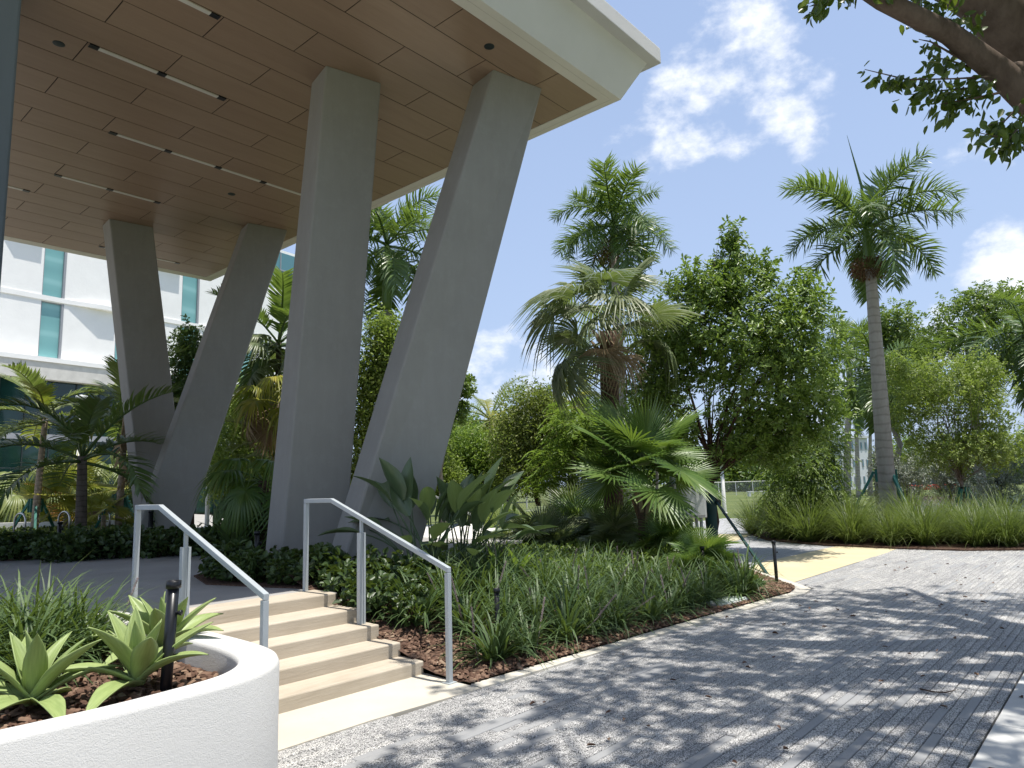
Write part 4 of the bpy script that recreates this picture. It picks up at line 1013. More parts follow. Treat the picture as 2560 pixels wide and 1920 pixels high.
for i, (px, dep, z, hpx, sc, m, m2, lab) in enumerate([
    (62, 23, .57, 1075, 1.25, 'frond_lit', None, 'thatch palm with drooping sunlit fans at the far left edge'), (140, 24, .57, 1040, 1.3, 'frond_lit', None, 'thatch palm with drooping fans just left of the dark palm trunk'),
    (200, 24, .57, 1020, 1.2, 'frond_lit', None, 'thatch palm with drooping fans right of the dark palm trunk'), (610, 20, .57, 765, 1.5, 'frond_sabal', None, 'tall cabbage palm half hidden behind the near V column'),
    (598, 19, .57, 862, 1.2, 'frond_yellow', 'frond_dry', 'dull yellow fan palm half hidden behind the near V column')]):
    b = foot(px, dep, z); fan('thatch_palm', lab, b, at(px, hpx, dep)[2] - z, (.05, .05), 90 + i, sc, 15, .09, m, THATCH, 1.2, -.75, trunk='bark_pale', mat2=m2)
fan('fan_palm', 'low yellow green fan palm with orange lower fronds behind the dark palm', foot(140, 20, .57), .75, (0, 0), 96, 1.15, 13, .09, 'frond_yellow', FAN, 1.4, -.35, mat2='frond_orange', trunk='bark_pale')
fan('fan_palm', 'small bright yellow fan palm between two hoops and a brace', foot(220, 18.4, .57), .62, (0, 0), 97, .62, 8, .06, 'frond_yellow', FAN, 1.2, -.2, trunk='bark_pale', mat2='frond_dry')
fan('fan_palm', 'black looking fan palm in deep shade between the two V columns', foot(566, 12.6, .6), 1.25, (0, 0), 98, 1.0, 15, .1, 'frond_fan', THATCH, 1.0, -.75)
# saw palmettos in the middle of the right bed
for i, (px, py, sc, lab) in enumerate([(1165, 1195, .80, 'saw palmetto just right of the bird of paradise leaves'), (1250, 1185, .85, 'saw palmetto behind the liriope left of the fan palm trunk'), (1105, 1165, .7, 'saw palmetto half hidden by the bird of paradise'),
    (1330, 1195, .75, 'saw palmetto at the left foot of the fan palm'), (1445, 1215, .6, 'saw palmetto between the fan palm trunk and the cabinets'), (1520, 1235, .5, 'small saw palmetto spilling out right of the cabinets'), (1240, 1130, .9, 'saw palmetto in the second row under the feathery tree'), (1345, 1150, .8, 'saw palmetto behind the fan palm trunk'), (1275, 1080, .95, 'dark saw palmetto in front of the chain link fence')]):
    b = gnd(px, py, .25) if i < 6 else foot(px, [0, 0, 0, 0, 0, 0, 16.5, 17, 24][i], .35)
    fan('saw_palmetto', lab, b, .04, (0, 0), 110 + i, sc, 15, .05, 'frond_fan' if i % 3 else 'frond_sabal', FAN, 1.45, .15)

# ------------------------------------------------------------------ trees
tree('broadleaf_tree', 'dense dark green tree with green bagged trunk behind the grey cabinets', gnd(1541, 1190, .0), 2.6, .10,
     [(1590, 730, 150, 150), (1580, 600, 70, 80), (1582, 520, 32, 62), (1440, 735, 100, 120, .5), (1420, 850, 82, 85, .4), (1600, 965, 85, 45, 1.0), (1720, 740, 105, 140, -.4), (1745, 625, 36, 60, -.3), (1750, 880, 95, 95, .3), (1640, 900, 120, 75, .8), (1500, 620, 75, 60, -.3), (1690, 960, 80, 70, 1.0), (1470, 930, 60, 40, 1.), (1655, 590, 40, 55)],
     4200, 11, .115, .045, 'leaf_main', 'bark_dark', 201, 'whorl', .2, .1, .2, depth=15.6, nlimb=40, topxy=(.05, -.05))
tr = [o for o in C.objects if o.name == 'broadleaf_tree'][0]
obj('watering_bag', MB().lathe([(.125, .0), (.135, .35), (.14, .9), (.15, .92), (.15, 1.25), (.12, 1.3)], n=14), 'brace_dark', tr, True)
tb = np.array(tr.location); e_ = gnd(1662, 1236, .05)
t = thing('tree_brace', 'long single green brace leaning from the dark tree down to the paving', 'tree brace', e_)
obj('stake', MB().tube([(0, 0, -.1), tuple(tb + np.array([.1, -.1, 1.15]) - e_)], .032, 4, sq=True), 'brace_dark', t)
obj('strap', MB().tube([tuple(tb + np.array([.1, -.1, 1.05]) - e_), tuple(tb + np.array([.1, -.1, 1.25]) - e_)], .12, 12), 'strap_black', t)

tree('feathery_tree', 'feathery bright green tree left of the fan palm', foot(1235, 22, .3), 2.2, .07, [(1240, 910, 62, 55), (1210, 985, 60, 45), (1290, 940, 52, 60), (1275, 1040, 52, 40), (1180, 1035, 45, 18), (1330, 1010, 50, 60)],
     620, 26, .17, .03, 'leaf_feather', 'bark_grey', 202, 'spray', .55, .35, .3, depth=22, nlimb=40)
tree('feathery_tree', 'thin feathery tree showing pale leaves right of the cabbage palm trunk', foot(1420, 30, .2), 4, .08, [(1400, 850, 50, 55), (1450, 900, 50, 60), (1400, 930, 60, 50)],
     330, 24, .2, .035, 'leaf_feather', 'bark_grey', 203, 'spray', .6, .3, .3, depth=30, nlimb=20)
tree('olive_tree', 'olive brown tree with fine leaves right of the bright bushes', foot(1160, 25, .4), 2.2, .12, [(1150, 900, 62, 70), (1110, 950, 55, 60), (1185, 960, 55, 80), (1130, 1020, 70, 50), (1180, 880, 40, 45)],
     1500, 14, .11, .055, 'leaf_olive', 'bark_dark', 204, 'ball', .3, .1, .3, depth=25, nlimb=40)
tree('leafy_shrub', 'bright green rounded bush right of the near V column', foot(1015, 27, .4), 1.2, .07, [(1010, 975, 62, 50), (1060, 1000, 60, 55), (985, 1040, 50, 35), (1050, 1050, 60, 30)],
     1300, 14, .12, .06, 'leaf_bright', 'bark_grey', 205, 'ball', .3, .1, .3, depth=27, cat='shrub')
tree('leafy_shrub', 'yellowing bush right beside the near V column edge', foot(962, 24, .45), .9, .06, [(955, 1020, 30, 50), (968, 1045, 35, 25)], 500, 14, .11, .05, 'leaf_yellowgreen', 'bark_grey', 206, 'ball', .25, .1, .3, depth=24, cat='shrub')
tree('broadleaf_tree', 'dark rounded tree far behind the bright bush', foot(985, 46, .4), 4, .2, [(985, 930, 42, 42), (955, 960, 40, 50), (1010, 960, 40, 40)], 900, 12, .2, .1, 'leaf_mid', 'bark_grey', 207, 'ball', .5, .1, .4, depth=46)
tree('broadleaf_tree', 'tree mostly hidden behind the near V with one spray against the sky', foot(955, 21, .5), 4, .1, [(945, 860, 55, 80), (1000, 830, 32, 38), (985, 880, 30, 30), (930, 950, 50, 70)], 620, 12, .12, .06, 'leaf_mid', 'bark_grey', 208, 'whorl', .2, .1, .4, depth=21)
tree('broadleaf_tree', 'dark bushy tree framed inside the far V column', foot(408, 21, .55), 3, .1, [(405, 745, 34, 55), (395, 830, 45, 75), (425, 900, 40, 60), (390, 930, 35, 60)], 950, 13, .11, .045, 'leaf_dark', 'bark_dark', 209, 'whorl', .2, .1, .3, depth=21)
tree('broadleaf_tree', 'airy yellow green tree between the far V and near V columns', foot(515, 24, .55), 3, .1, [(520, 890, 68, 80), (495, 990, 70, 75), (565, 980, 50, 90), (520, 1050, 70, 40)], 1700, 13, .10, .045, 'leaf_yellowgreen', 'bark_dark', 210, 'ball', .3, .1, .25, depth=24, nlimb=50)
tree('broadleaf_tree', 'bright leafy tree in the narrow gap of the near V column', foot(805, 20, .55), 3.5, .08, [(832, 725, 36, 48), (808, 810, 38, 60), (798, 890, 32, 70), (840, 800, 30, 60), (782, 975, 26, 60), (770, 1030, 26, 40)], 1050, 13, .10, .055, 'leaf_yellowgreen', 'bark_grey', 211, 'ball', .3, .1, .3, depth=20)
tree('climbing_shrub', 'dark climbing shrub on the left edge of the far V column', foot(298, 20, .57), 2.5, .05, [(300, 1040, 18, 85), (285, 890, 28, 50), (310, 960, 20, 60)], 560, 12, .09, .04, 'leaf_dark', 'bark_dark', 212, 'ball', .2, .1, .3, depth=20, cat='shrub')
tree('weeping_shrub', 'tall dark weeping shrub at the foot of the main tree crown, right side', foot(1735, 19.6, .0), 2.2, .08, [(1735, 980, 75, 90), (1700, 1060, 60, 70), (1775, 1050, 55, 80), (1740, 1120, 90, 35), (1790, 950, 35, 60)], 1500, 16, .12, .024, 'leaf_mid', 'bark_dark', 213, 'spray', .5, .55, .3, depth=19.6, cat='shrub', nlimb=30)
tree('broadleaf_tree', 'pale green multi stemmed tree with low fork right of the tall palm', foot(2092, 21.5, 0), 2.2, .07, [(2030, 830, 95, 75), (1965, 890, 62, 70), (2110, 880, 85, 80), (2060, 970, 105, 55), (1945, 800, 42, 50), (2160, 960, 60, 60), (2120, 800, 60, 45)],
     2300, 12, .085, .036, 'leaf_yellowgreen', 'bark_grey', 214, 'whorl', .22, .05, .25, depth=21.5, nlimb=70)
brace(foot(2092, 21.5, 0), 1.15, .04, 'green tree brace round the pale multi stemmed tree', 3, .9, .1, .8)
for i, (e, l) in enumerate([([(1955, 1030, 62, 55), (1905, 1000, 32, 55), (1930, 1070, 60, 30)], 'silver grey leaved shrub between the tall palm and the pale tree'), ([(2060, 1045, 70, 48), (2030, 1000, 60, 50)], 'silver grey leaved shrub under the pale tree crown'), ([(2170, 1010, 62, 80), (2150, 1075, 70, 35)], 'silver grey leaved shrub at the right edge of the picture')]):
    tree('silver_shrub', l, foot(e[0][0], 25.5 + i, 0), 1.5, .06, e, 900, 11, .085, .032, 'leaf_silver', 'bark_dark', 220 + i, 'whorl', .2, .05, .25, depth=25.5 + i, cat='shrub', group='silver leaved shrubs')
tree('broadleaf_tree', 'tall spreading tree right behind the tall palm trunk', foot(1950, 40, 0), 6, .22, [(1935, 700, 52, 60), (1965, 760, 80, 65), (1925, 800, 60, 60), (1990, 830, 60, 50), (1905, 720, 30, 50)], 1500, 12, .17, .085, 'leaf_mid', 'bark_grey', 230, 'whorl', .4, .1, .3, depth=40, nlimb=50)
tree('broadleaf_tree', 'open crowned tall tree at the right with bare forked limbs', foot(2130, 37, 0), 7.5, .28, [(2090, 690, 80, 60), (2180, 680, 80, 62), (2030, 740, 55, 42), (2130, 640, 60, 34), (2220, 760, 60, 60), (2240, 690, 60, 80)], 1500, 12, .16, .08, 'leaf_mid', 'bark_grey', 231, 'whorl', .4, .1, .45, depth=37, nlimb=60)
# far tree line seen through the gaps
for i, (px, dep, top, rx, m) in enumerate([(1500, 110, 1000, 60, 'leaf_dark'), (1590, 115, 985, 60, 'leaf_mid'), (1680, 108, 1000, 60, 'leaf_dark'), (1780, 120, 990, 60, 'leaf_mid'), (1960, 118, 985, 70, 'leaf_mid'), (2060, 112, 990, 60, 'leaf_dark'), (2150, 120, 985, 60, 'leaf_mid'), (1410, 90, 960, 60, 'leaf_mid'), (1300, 75, 930, 60, 'leaf_mid'), (1200, 80, 940, 60, 'leaf_dark'), (1100, 78, 945, 60, 'leaf_mid'), (1010, 72, 955, 60, 'leaf_dark'), (2260, 100, 960, 70, 'leaf_mid')]):
    wh = ['behind the main tree trunk', 'left of the distant bench', 'above the distant bench', 'behind the weeping shrub', 'behind the silver shrubs', 'behind the red car', 'near the right edge', 'right of the cabbage palm trunk', 'behind the cabbage palm trunk', 'behind the feathery tree', 'behind the olive tree', 'behind the bright bush', 'at the right edge beside the dark building'][i]
    tree('distant_tree', 'distant tree in the far tree line ' + wh, foot(px, dep, 0), 5, .3, [(px, top - 10, rx * .8, 34), (px - 28, top + 25, rx * .75, 34), (px + 30, top + 25, rx * .75, 34), (px, top + 55, rx, 22)], 620, 9, .55, .30, m, 'bark_dark', 240 + i, 'ball', .9, .1, .35, depth=dep, nlimb=8, group='trees of the far tree line')

# big fig tree overhead on the right: trunk stands outside the picture, its limbs and crown reach in
g = G_(300); fb_ = np.array([8.7, -1.05, 0.])
fig = thing('fig_tree', 'large fig tree whose dark limbs and hanging leaves enter at the top right', 'tree', fb_)
mb = MB(); F_ = np.array([8.35, -.85, 3.5])
mb.tube([fb_ - fb_ + np.array([0, 0, -.1]), np.array([-.05, .02, .6]), np.array([-.1, .05, 2.2]), F_ - fb_], [.62, .42, .36, .33], 14)
def L_(pts, ra, n=9): mb.tube([np.asarray(p) - fb_ for p in pts], ra, n)
fork = at(2165, 160, 6.2)
L_([F_, at(2300, 290, 6.1), fork, at(2050, 72, 6.1), at(1905, 0, 6.0), at(1800, -70, 6.0), at(1640, -190, 6.3)], [.20, .135, .115, .088, .078, .07, .04], 12)
L_([fork, at(2205, 150, 6.4), at(2290, 150, 7.0)], [.09, .075, .07])
L_([F_, at(2330, 200, 6.9), at(2215, 85, 7.0), at(2120, -10, 7.0), at(1950, -120, 7.2), at(1700, -300, 7.8)], [.33, .30, .27, .24, .2, .1], 12)
L_([F_, at(2330, 60, 7.4), at(2230, -60, 8.2), at(2000, -260, 9.5)], [.28, .25, .2, .08], 10)
L_([F_, (7.0, -.6, 5.8), (5.2, .3, 7.2), (3.6, .6, 8.0)], [.22, .17, .12, .05])
L_([F_, (9.2, -.3, 6.0), (10.5, .2, 8.2), (12, .6, 10)], [.22, .17, .12, .05])
L_([(7.0, -.6, 5.8), (6.8, 1.0, 7.8), (6.2, 2.2, 9)], [.1, .08, .03])
L_([(9.2, -.3, 6.0), (8.8, 1.4, 8.2), (8.2, 2.6, 9.3)], [.1, .08, .03])
obj('trunk', mb, 'bark_ficus', fig, True)
# hanging leaf sprays that show in the picture
PP, DD, NN, LL = [], [], [], []
def spray(pts, n, spreadx=.06, L0=.115, drop=.05):
    pts = [np.asarray(p) for p in pts]; obj('twig', MB().tube([p - fb_ for p in pts], [.012] + [.007] * (len(pts) - 2) + [.003], 5), 'bark_ficus', fig)
    for i in range(n):
        f = g.random() ** .8 * (len(pts) - 1); k = min(int(f), len(pts) - 2); p = pts[k] + (pts[k + 1] - pts[k]) * (f - k); d = nrm(pts[k + 1] - pts[k])
        PP.append(p - fb_ + g.normal(size=3) * spreadx * .5 - np.array([0, 0, drop * g.random()])); DD.append(d * .35 + np.array([0, 0, -1.]) * (.5 + .6 * g.random()) + g.normal(size=3) * .45); NN.append(g.normal(size=3)); LL.append(L0 * (.65 + .6 * g.random()))
spray([at(2150, 165, 6.1), at(2060, 170, 5.9), at(1960, 172, 5.85), at(1868, 150, 5.8)], 75)
spray([at(2150, 185, 6.2), at(2040, 195, 6.1), at(1960, 205, 6.1)], 62, .10)
spray([at(2160, 200, 6.0), at(2090, 215, 6.0), at(2030, 225, 6.0)], 60, .12)
spray([at(2110, 150, 6.3), at(2050, 130, 6.2), at(2000, 120, 6.1)], 34, .07)
spray([at(2080, 130, 6.2), at(2010, 90, 6.1), at(1985, 85, 6.0)], 14, .05, .08)
spray([at(1990, -30, 6.0), at(1900, -25, 5.9), at(1810, -15, 5.9), at(1745, 8, 5.9)], 64, .07)
spray([at(1790, -10, 5.9), at(1762, 8, 5.9), at(1752, 28, 5.9)], 12, .04, .075)
spray([at(2215, 215, 6.0), at(2170, 262, 5.9), at(2120, 275, 5.9)], 40, .09)
spray([at(2230, 240, 5.9), at(2180, 300, 5.8), at(2105, 285, 5.8)], 52, .09)
spray([at(2240, 255, 5.9), at(2190, 290, 5.9), at(2160, 315, 5.9)], 40, .07)
spray([at(2130, 60, 6.6), at(2080, 50, 6.5), at(2010, 30, 6.4)], 60, .14)
spray([at(2100, 110, 6.7), at(2060, 70, 6.6), at(2020, 10, 6.5)], 50, .16)
spray([at(1960, 30, 6.6), at(2000, -10, 6.5), at(2100, -20, 6.5)], 40, .12)
FL = []
for i in range(5):
    m_ = broadleaf(1., .40 + .04 * i, [.12, .62, .92, 1, .9, .66, .34, .02], 0., .2 + .15 * i, .25 + .12 * i, 8, 2).mesh('leaf'); m_.shade_smooth(); m_.materials.append(MATS['leaf_ficus']); FL.append(m_)
o_ = np.argsort([(p_ + fb_ - EYE) @ FW for p_ in PP]); keep = set(g.choice(len(PP), 290, replace=False).tolist()); rp, rd, rn, rl = [], [], [], []
for i in range(len(PP)):
    if i in keep:
        X = Vector(DD[i]).normalized(); Y = Vector(NN[i]).cross(X).normalized(); Z = X.cross(Y)
        o = link('leaf', FL[i % 5], None, fig); M4 = Matrix((X, Y, Z)).transposed().to_4x4() @ Matrix.Scale(LL[i], 4); M4.translation = Vector(PP[i]); o.matrix_local = M4
    else: rp.append(PP[i]); rd.append(DD[i]); rn.append(NN[i]); rl.append(LL[i])
V, F = leafverts(np.array(rp), np.array(rd), np.array(rn), np.array(rl), np.array(rl) * .48, .15, .15)
o = link('leaf_spray', npmesh('leaf_spray', V, [F]), 'leaf_ficus', fig); o['kind'] = 'stuff'
el = [(np.array(c_) - fb_, rx, rz) for c_, rx, rz in [((3.6, .6, 8.0), 1.7, .8), ((5.2, 1.3, 8.4), 1.9, .9), ((6.8, 1.0, 8.3), 1.7, .9), ((7.4, 2.2, 9.0), 1.6, .9), ((8.8, .9, 9.0), 1.7, .9), ((9.2, 2.3, 9.8), 1.3, .8), ((10.6, .6, 10.0), 1.6, .9), ((5.6, -.6, 8.2), 1.6, .8), ((8.0, -1.8, 9.0), 2.4, 1.2), ((11, -1.2, 10.4), 2.0, 1.0), ((6.0, -2.4, 8.4), 1.8, 1), ((4.3, -.9, 8), 1.2, .7)]]
el_skyblock = [(np.array(c_) - fb_, rx, rz) for c_, rx, rz in [((2.5, -3.5, 8.5), 3.2, 1.6), ((8.5, -5.0, 9.5), 4.0, 2.2), ((13, -4.0, 10.5), 3.2, 2.0), ((-1.5, -4.5, 8.5), 3.2, 1.6), ((4.5, -7.5, 8.5), 4.0, 2.4), ((11, -8.5, 8.5), 4.0, 2.4), ((0, -9, 7), 3.6, 2.4)]]  # unseen extra crown, added behind and right of the camera to block sky light
me, cc = crown_mesh('crown', 301, el, 1250, 15, .145, .07, 'whorl', .4, .45, .1, .3)
link('crown', me, 'leaf_ficus', fig)
me2, cc2 = crown_mesh('crown', 302, el_skyblock, 1500, 13, .28, .15, 'whorl', .5, .4, .2, .3)
link('crown', me2, 'leaf_ficus', fig)
for j in g.choice(len(cc), 60, replace=False):
    p = cc[j] ; q = min([np.array(x) - fb_ for x in [(5.2, .3, 7.2), (3.6, .6, 8.0), (10.5, .2, 8.2), (6.8, 1.0, 7.8), (8.8, 1.4, 8.2), (9.2, -.3, 6.0), (7.0, -.6, 5.8)]], key=lambda x: np.linalg.norm(x - p))
    obj('branch', MB().tube([q, q * .5 + p * .5 + np.array([0, 0, .15]), p], [.03, .02, .006], 5), 'bark_ficus', fig)

# ------------------------------------------------------------------ bed plants
LIR = [clump(400 + i, 125, .58, .0165, 1.15, .07, 1.9, .5) for i in range(5)]
for m in LIR: m.materials.append(MATS['blade_liriope'])
def spike(seed):
    g = G_(seed); mb = MB(); P = []; top = np.array([g.normal() * .07, g.normal() * .07, .34 + .07 * g.random()])
    mb.tube([(0, 0, .02), tuple(top * .5 + np.array([.01, 0, 0])), tuple(top)], .0025, 4)
    for i in range(46):
        f = .55 + .45 * i / 46; a = i * 2.4; c_ = top * f + np.array([math.cos(a), math.sin(a), 0]) * .005; r = .0045
        mb.add([c_ + np.array(q) * r for q in [(1, 0, 0), (-.5, .87, 0), (-.5, -.87, 0), (0, 0, 1.3), (0, 0, -1.3)]], [(0, 1, 3), (1, 2, 3), (2, 0, 3), (1, 0, 4), (2, 1, 4), (0, 2, 4)])
    me = mb.mesh('flower_spike'); me.materials.append(MATS['flower_mauve']); return me
SPK = [spike(1), spike(2), spike(3)]
g = G_(500)
def liriope(u, v, z, sc, label, group, nsp=1):
    t = thing('liriope_clump', label, 'grass clump', (u, v, z), g.random() * 6.28, group)
    link('blades', LIR[int(g.integers(5))], None, t, scale=(sc, sc, sc * (.9 + .25 * g.random())))
    for i in range(nsp): link('flower_spike', SPK[int(g.integers(3))], None, t, loc=(g.normal() * .1, g.normal() * .1, .02), rot=(g.normal() * .3, g.normal() * .3, g.random() * 6), scale=sc * (.95 + .3 * g.random()))
GL = 'liriope clumps massed in the right bed'
for r in range(6):
    off = .53 + .49 * r
    for c_ in range(14):
        u = 4.95 + c_ * .50 + (r % 2) * .25 + g.normal() * .05
        v = edge(u) + off + g.normal() * .05 - (.0 if u < 9.4 else .1)
        lim = [10.1, 10.3, 10.2, 10.0, 9.6, 9.4, 9.2][r]
        if u > lim: continue
        if r >= 4 and u < 6.9: continue
        if r == 3 and u < 5.6: continue
        liriope(u, v, bedz(u, v), 1.06 + .25 * g.random(), ('liriope clump in the kerbside row of the right bed, %s from the handrail' % 'first second third fourth fifth sixth seventh eighth ninth tenth eleventh twelfth thirteenth fourteenth'.split()[c_]) if r == 0 else 'dark green strappy liriope clump with mauve spikes, behind the kerbside row', GL, int(g.random() < .55) + int(g.random() < .2))
GL2 = 'liriope clumps in the white planter'
for r in range(5):
    for c_ in range(12):
        u = -.75 + c_ * .24 + (r % 2) * .15 + g.normal() * .04; v = 4.78 + r * .31 + g.normal() * .04
        if u > 1.95 or (r == 0 and u > 1.0) or (r == 1 and u > 1.45): continue
        liriope(u, v, .55, 1.08 + .25 * g.random(), 'tall arching liriope clump behind the agaves in the white planter', GL2, int(g.random() < .3))
# pale single leaved sprouts among the liriope
for (px, py, l) in [(1075, 1290, 'pale green sprout with one upright leaf in the liriope'), (1122, 1285, 'pale green sprout with several leaves left of the fan palm in the liriope')]:
    b = gnd(px, py, .25); b[2] = bedz(b[0], b[1]) + .1; t = thing('sprout', l, 'plant', b)
    for i in range(2 if px < 1100 else 5): link('leaf', broadleaf(.42, .085, [.4, 1, .9, .5, .02], 1.35 - .12 * i, .5).mesh('leaf'), 'leaf_bright', t, True, loc=(0, 0, .1), rot=(0, 0, 2.0 + i * 1.3))

# agaves
AG = [broadleaf(.46, .122, [.62, .66, .85, 1, .95, .72, .42, .03], r_, c_, .55, 12, 6).mesh('leaf') for r_, c_ in ((1.42, .1), (1.2, .25), (.92, .35), (.62, .75), (.35, .9), (1.0, .5))]
for m in AG: m.materials.append(MATS['agave_leaf']); m.shade_smooth()
for (px, py, sc, sd, l) in [(68, 1532, .92, 1, 'pale green agave nearest the lower left corner in the white planter'), (296, 1490, .95, 2, 'pale green agave in the middle of the planter left of the black path light'), (352, 1420, .98, 4, 'pale green agave furthest back, behind the black path light')]:
    g = G_(600 + sd); b = gnd(px, py, .56); t = thing('agave', l, 'agave', b, g.random() * 6)
    n = 15
    for i in range(n):
        f = i / (n - 1); k_ = 0 if f < .18 else 1 if f < .38 else 5 if f < .5 else 2 if f < .68 else 3 if f < .86 else 4
        o = link('leaf', AG[k_], None, t, loc=(0, 0, .02), rot=(g.normal() * .10, g.normal() * .10, i * 2.4), scale=sc * (.72 + .40 * min(1, f * 2)) * (.92 + .16 * g.random()))
        s2 = o.modifiers.new('thickness', 'SOLIDIFY'); s2.thickness = .006

# bird of paradise: broad leaves on long stalks
def bop(Lp, Lb, Wb, rise, curve, flop):
    mb = MB(); p = np.zeros(3); a = rise; pts = [p.copy()]
    for i in range(7):
        p = p + np.array([math.cos(a), 0, math.sin(a)]) * Lp / 7; a -= curve / 7; pts.append(p.copy())
    mb.tube(pts, [.013 - .001 * i for i in range(8)], 6)
    bl = broadleaf(Lb, Wb, [.25, .8, 1, .97, .8, .5, .04], a, flop, .45, 11, 8, wave=.03); M_ = [np.array(q) + p for q in bl.v]; mb.add(M_, bl.f); me = mb.mesh('leaf'); me.materials.append(MATS['paradise_leaf']); me.shade_smooth(); return me
BOP = [bop(.80, .46, .19, 1.5, .1, .25), bop(.72, .48, .195, 1.3, .25, .35), bop(.62, .46, .185, 1.05, .4, .45), bop(.78, .44, .175, 1.4, .5, .6), bop(.60, .48, .195, 1.4, .1, .4), bop(.82, .42, .17, 1.15, .95, .4)]
def bopplant(b, l, n, sd, az0, spread, sc, ):
    g = G_(sd); t = thing('bird_of_paradise', l, 'plant', b)
    for i in range(n):
        link('leaf', BOP[int(g.integers(6))], None, t, loc=(g.normal() * .12, g.normal() * .12, -.03), rot=(g.normal() * .15, g.normal() * .1, az0 + (i / n - .5) * spread + g.normal() * .2), scale=sc * 1.28 * (.8 + .3 * g.random()))
b = gnd(925, 1262, .45); b[2] = bedz(b[0], b[1]) - .02
bopplant(b, 'bird of paradise with broad ribbed leaves right behind the handrail', 26, 711, R(60), 6.2, 1.0)
b = gnd(1010, 1258, .4); b[2] = bedz(b[0], b[1]) - .02
bopplant(b, 'bird of paradise leaning right with large dark leaves', 24, 712, R(-60), 3.6, 1.05)

# round leaved low shrubs
SH = []
for i in range(4):
    me, cc = crown_mesh('foliage', 800 + i, [(np.array([0, 0, .16]), .24, .17), (np.array([.1, .05, .2]), .16, .15)], 48, 8, .075, .052, 'whorl', .08, -.1, .3, .8)
    me.materials.append(MATS['shrub_leaf']); SH.append(me)
g = G_(820); GS = 'low round leaved shrubs'
def rshrub(u, v, z, label, group, sc=1.):
    t = thing('round_leaf_shrub', label, 'shrub', (u, v, z), g.random() * 6, group)
    link('foliage', SH[int(g.integers(4))], None, t, scale=sc * (.85 + .35 * g.random()))
    m = MB(); [m.tube([(0, 0, -.05), (g.normal() * .08, g.normal() * .08, .2)], .008, 4) for _ in range(4)]; obj('stem', m, 'bark_dark', t)
for (u, v) in [(4.35, 8.6), (4.25, 8.1), (4.4, 7.7), (4.6, 8.4), (4.75, 9.0), (4.45, 7.2), (4.75, 7.75), (4.95, 8.25), (4.95, 7.3), (4.6, 6.95)]: rshrub(u, v, .6, 'dark low round leaved shrub in shade at the foot of the near V column', 'shrubs at the near column foot', 1.05)
for (u, v) in [(4.62, 6.45), (4.85, 6.15), (4.6, 5.95), (5.1, 6.45), (4.75, 5.65), (5.3, 6.1), (5.05, 5.8), (5.5, 6.5), (4.65, 6.75), (5.25, 6.85), (5.75, 6.2)]: rshrub(u, v, bedz(u, v) - .02, 'glossy round leaved shrub beside the right edge of the steps', 'shrubs beside the steps', 1.0)
for i in range(-6, 26):
    px = 95 + i * 17.5; p = gnd(px, 1208 - 16 * (i / 26) + g.normal() * 2, .62); q = nrm(np.array([p[0], p[1]])) * .35 * (i % 2)
    rshrub(p[0] + q[0], p[1] + q[1], .61, 'dark round leaved shrub edging the far side of the landing', 'shrubs along the far edge of the landing', 1.25)

# strappy dark rosette in shade between the columns
t = thing('strap_plant', 'dark strap leaved rosette in shade between the two V columns', 'plant', foot(503, 11.9, .6)); g = G_(840)
ST = [broadleaf(.95, .09, [.7, 1, .9, .6, .1], r_, c_, .4, 8, 4).mesh('leaf') for r_, c_ in ((1.2, .9), (.9, 1.0), (.6, .8))]
for m in ST: m.materials.append(MATS['shrub_leaf']); m.shade_smooth()
for i in range(22): link('leaf', ST[i % 3], None, t, rot=(g.normal() * .1, 0, i * 2.4), scale=.8 + .3 * g.random())

# grass tufts
TU = [clump(900 + i, 460, 1.4, .014, 1.05, .16, 1.35) for i in range(3)]
for m in TU: m.materials.append(MATS['blade_tuft'])
TL = [clump(910 + i, 170, .95, .012, .7, .10, 1.3) for i in range(2)]
for m in TL: m.materials.append(MATS['blade_lime'])
g = G_(920)
for i, (u, v, sc) in enumerate([(18.75, 6.3, 1.15), (18.6, 5.4, 1.05), (18.55, 4.55, .9), (18.6, 3.75, 1.0), (18.65, 2.85, 1.0), (18.95, 2.15, .95), (19.2, 1.3, 1.05), (19.4, 7.3, 1.2), (20.3, 7.9, 1.1), (19.8, 5.7, 1.2), (19.8, 4.3, 1.15), (19.9, 3.2, 1.1), (20.2, 2.2, 1.15), (20.5, 1.4, 1.1), (21.0, 8.7, 1.1), (21.2, 6.4, 1.1), (21.2, 5.0, 1.1), (21.5, 3.6, 1.1), (22, 2.6, 1.2), (22.5, 9.2, 1.0), (19.3, .6, 1.0), (19.2, 5.9, .8), (19.15, 5.0, .75), (19.2, 4.1, .8), (19.2, 3.3, .72), (19.35, 2.5, .8), (19.7, 6.6, .9), (20.4, 5.3, 1.0), (20.5, 4.0, 1.0), (20.6, 3.0, 1.0)]):
    t = thing('grass_tuft', ('arching green grass tuft in the front row of the far bed, ' + ['leftmost', 'second from left', 'third from left', 'fourth from left', 'fifth from left', 'sixth from left', 'rightmost'][i]) if i < 7 else 'arching green grass tuft in the back rows of the far bed', 'grass tuft', (u + g.normal() * .08, v + g.normal() * .12, .02), g.random() * 6, 'grass tufts of the far bed'); link('blades', TU[i % 3], None, t, scale=sc * .9 * (.9 + .2 * g.random()))
for i, (px, d_) in enumerate([(1090, 16), (1130, 17.5), (1170, 18.5), (1215, 18), (1060, 19), (1262, 18.5), (1310, 19), (1390, 19.5), (1110, 21)]):
    t = thing('grass_tuft', 'lime green grass tuft behind the saw palmettos', 'grass tuft', foot(px, d_, .4), g.random() * 6, 'lime grass tufts behind the palmettos'); link('blades', TL[i % 2], None, t)

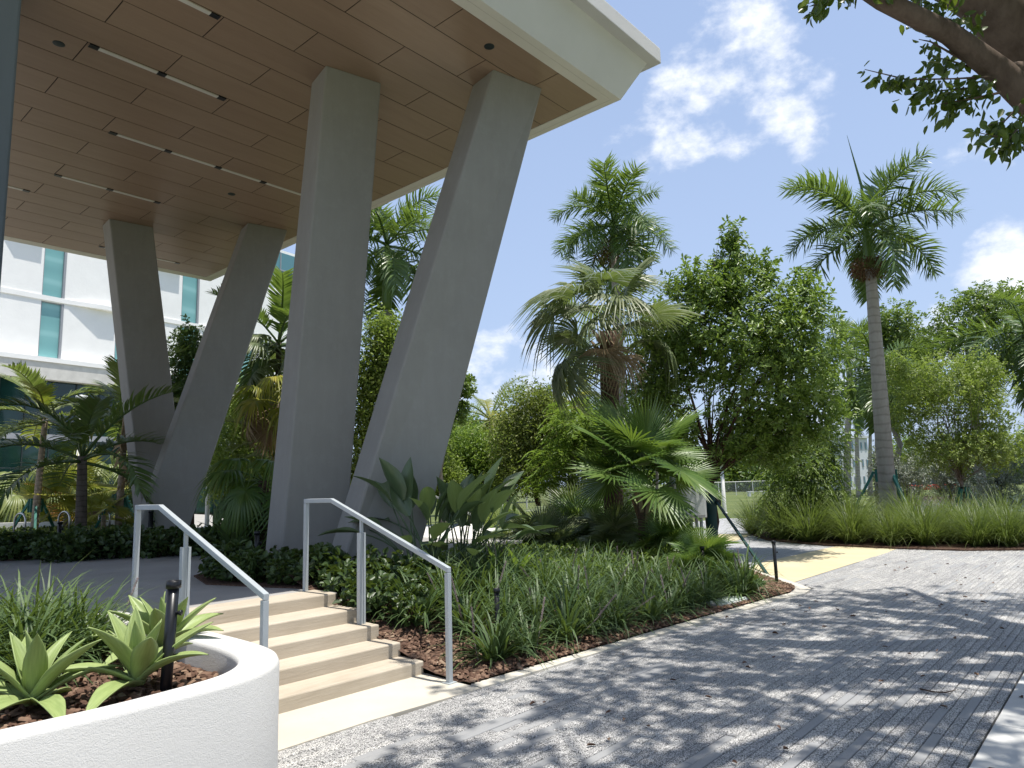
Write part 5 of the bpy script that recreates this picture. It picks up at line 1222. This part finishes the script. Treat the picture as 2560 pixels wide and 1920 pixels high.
# pale ground cover far left and creeping weeds at the bed tip
g = G_(930); n = 9000; P = []
for i in range(n):
    p = foot(-40 + 390 * g.random(), 17.6 + 4.5 * g.random(), .57); P.append(p + np.array([0, 0, .02 + .28 * g.random() ** 1.5]))
V, F = leafverts(np.array(P), g.normal(size=(n, 3)) + np.array([0, 0, .4]), g.normal(size=(n, 3)) * .6 + np.array([0, 0, 1]), .11, .06)
o = link('ground_cover', npmesh('ground_cover', V, [F]), 'cover_leaf'); o['kind'] = 'stuff'; tag(o, 'pale variegated ground cover in front of the white building', 'ground cover')
n = 4200; a = g.random((n, 2)); u = 10.35 + 1.5 * a[:, 0]; v = np.interp(u, fa2[:, 0], fa2[:, 1]) + .42 + .95 * a[:, 1]
P = np.stack([u, v, .04 + .30 * g.random(n) ** 1.6 * np.sin(np.pi * np.clip(a[:, 1], .05, .95))], 1)
V, F = leafverts(P, g.normal(size=(n, 3)) + np.array([0, 0, .6]), g.normal(size=(n, 3)) * .6 + np.array([0, 0, 1]), .045, .026)
o = link('creeping_cover', npmesh('creeping_cover', V, [F]), 'leaf_dark'); o['kind'] = 'stuff'; tag(o, 'dark creeping ground cover at the tip of the right bed', 'ground cover')
# low planting that fills the middle of the right bed
n = 16000; a = g.random((n, 2)); u = 7 + 10 * a[:, 0]; f0 = np.interp(u, fa2[:, 0], fa2[:, 1]); v = f0 + 1.6 + (np.interp(u, [4.4, 20], [9.15, 16.5]) - f0 - 1.6) * a[:, 1]
P = np.stack([u, v, .06 + np.array([bedz(x, y) for x, y in zip(u, v)]) + .3 * g.random(n) ** 1.5], 1)
V, F = leafverts(P, g.normal(size=(n, 3)) + np.array([0, 0, .8]), g.normal(size=(n, 3)) * .6 + np.array([0, 0, 1]), .10, .04)
o = link('under_planting', npmesh('under_planting', V, [F]), 'leaf_mid'); o['kind'] = 'stuff'; tag(o, 'low leafy ground cover under the palms of the right bed', 'ground cover')

# litter on the paving
g = G_(950); n = 120; P = np.stack([3.5 + 12 * g.random(n) ** 1.3, .3 + 3.6 * g.random(n) ** 1.6, np.full(n, .014)], 1)
V, F = leafverts(P, np.stack([g.normal(size=n), g.normal(size=n), np.zeros(n)], 1), np.array([0, 0, 1.]) + g.normal(size=(n, 3)) * .25, .03 + .05 * g.random(n), .018 + .02 * g.random(n), .4, .1)
o = link('leaf_litter', npmesh('leaf_litter', V, [F]), 'mulch_chip'); o['kind'] = 'stuff'; tag(o, 'dry brown leaves scattered over the grey paving and sidewalk', 'leaf litter')
p = [gnd(2300 / K, 1726 / K), gnd(2336 / K, 1734 / K), gnd(2365 / K, 1735 / K), gnd(2390 / K, 1729 / K)]
tag(obj('twig', MB().tube([q + np.array([0, 0, .012]) for q in p], [.006, .005, .005, .003], 5), 'bark_dark'), 'dark bent twig lying on the shaded paving at lower right', 'twig')
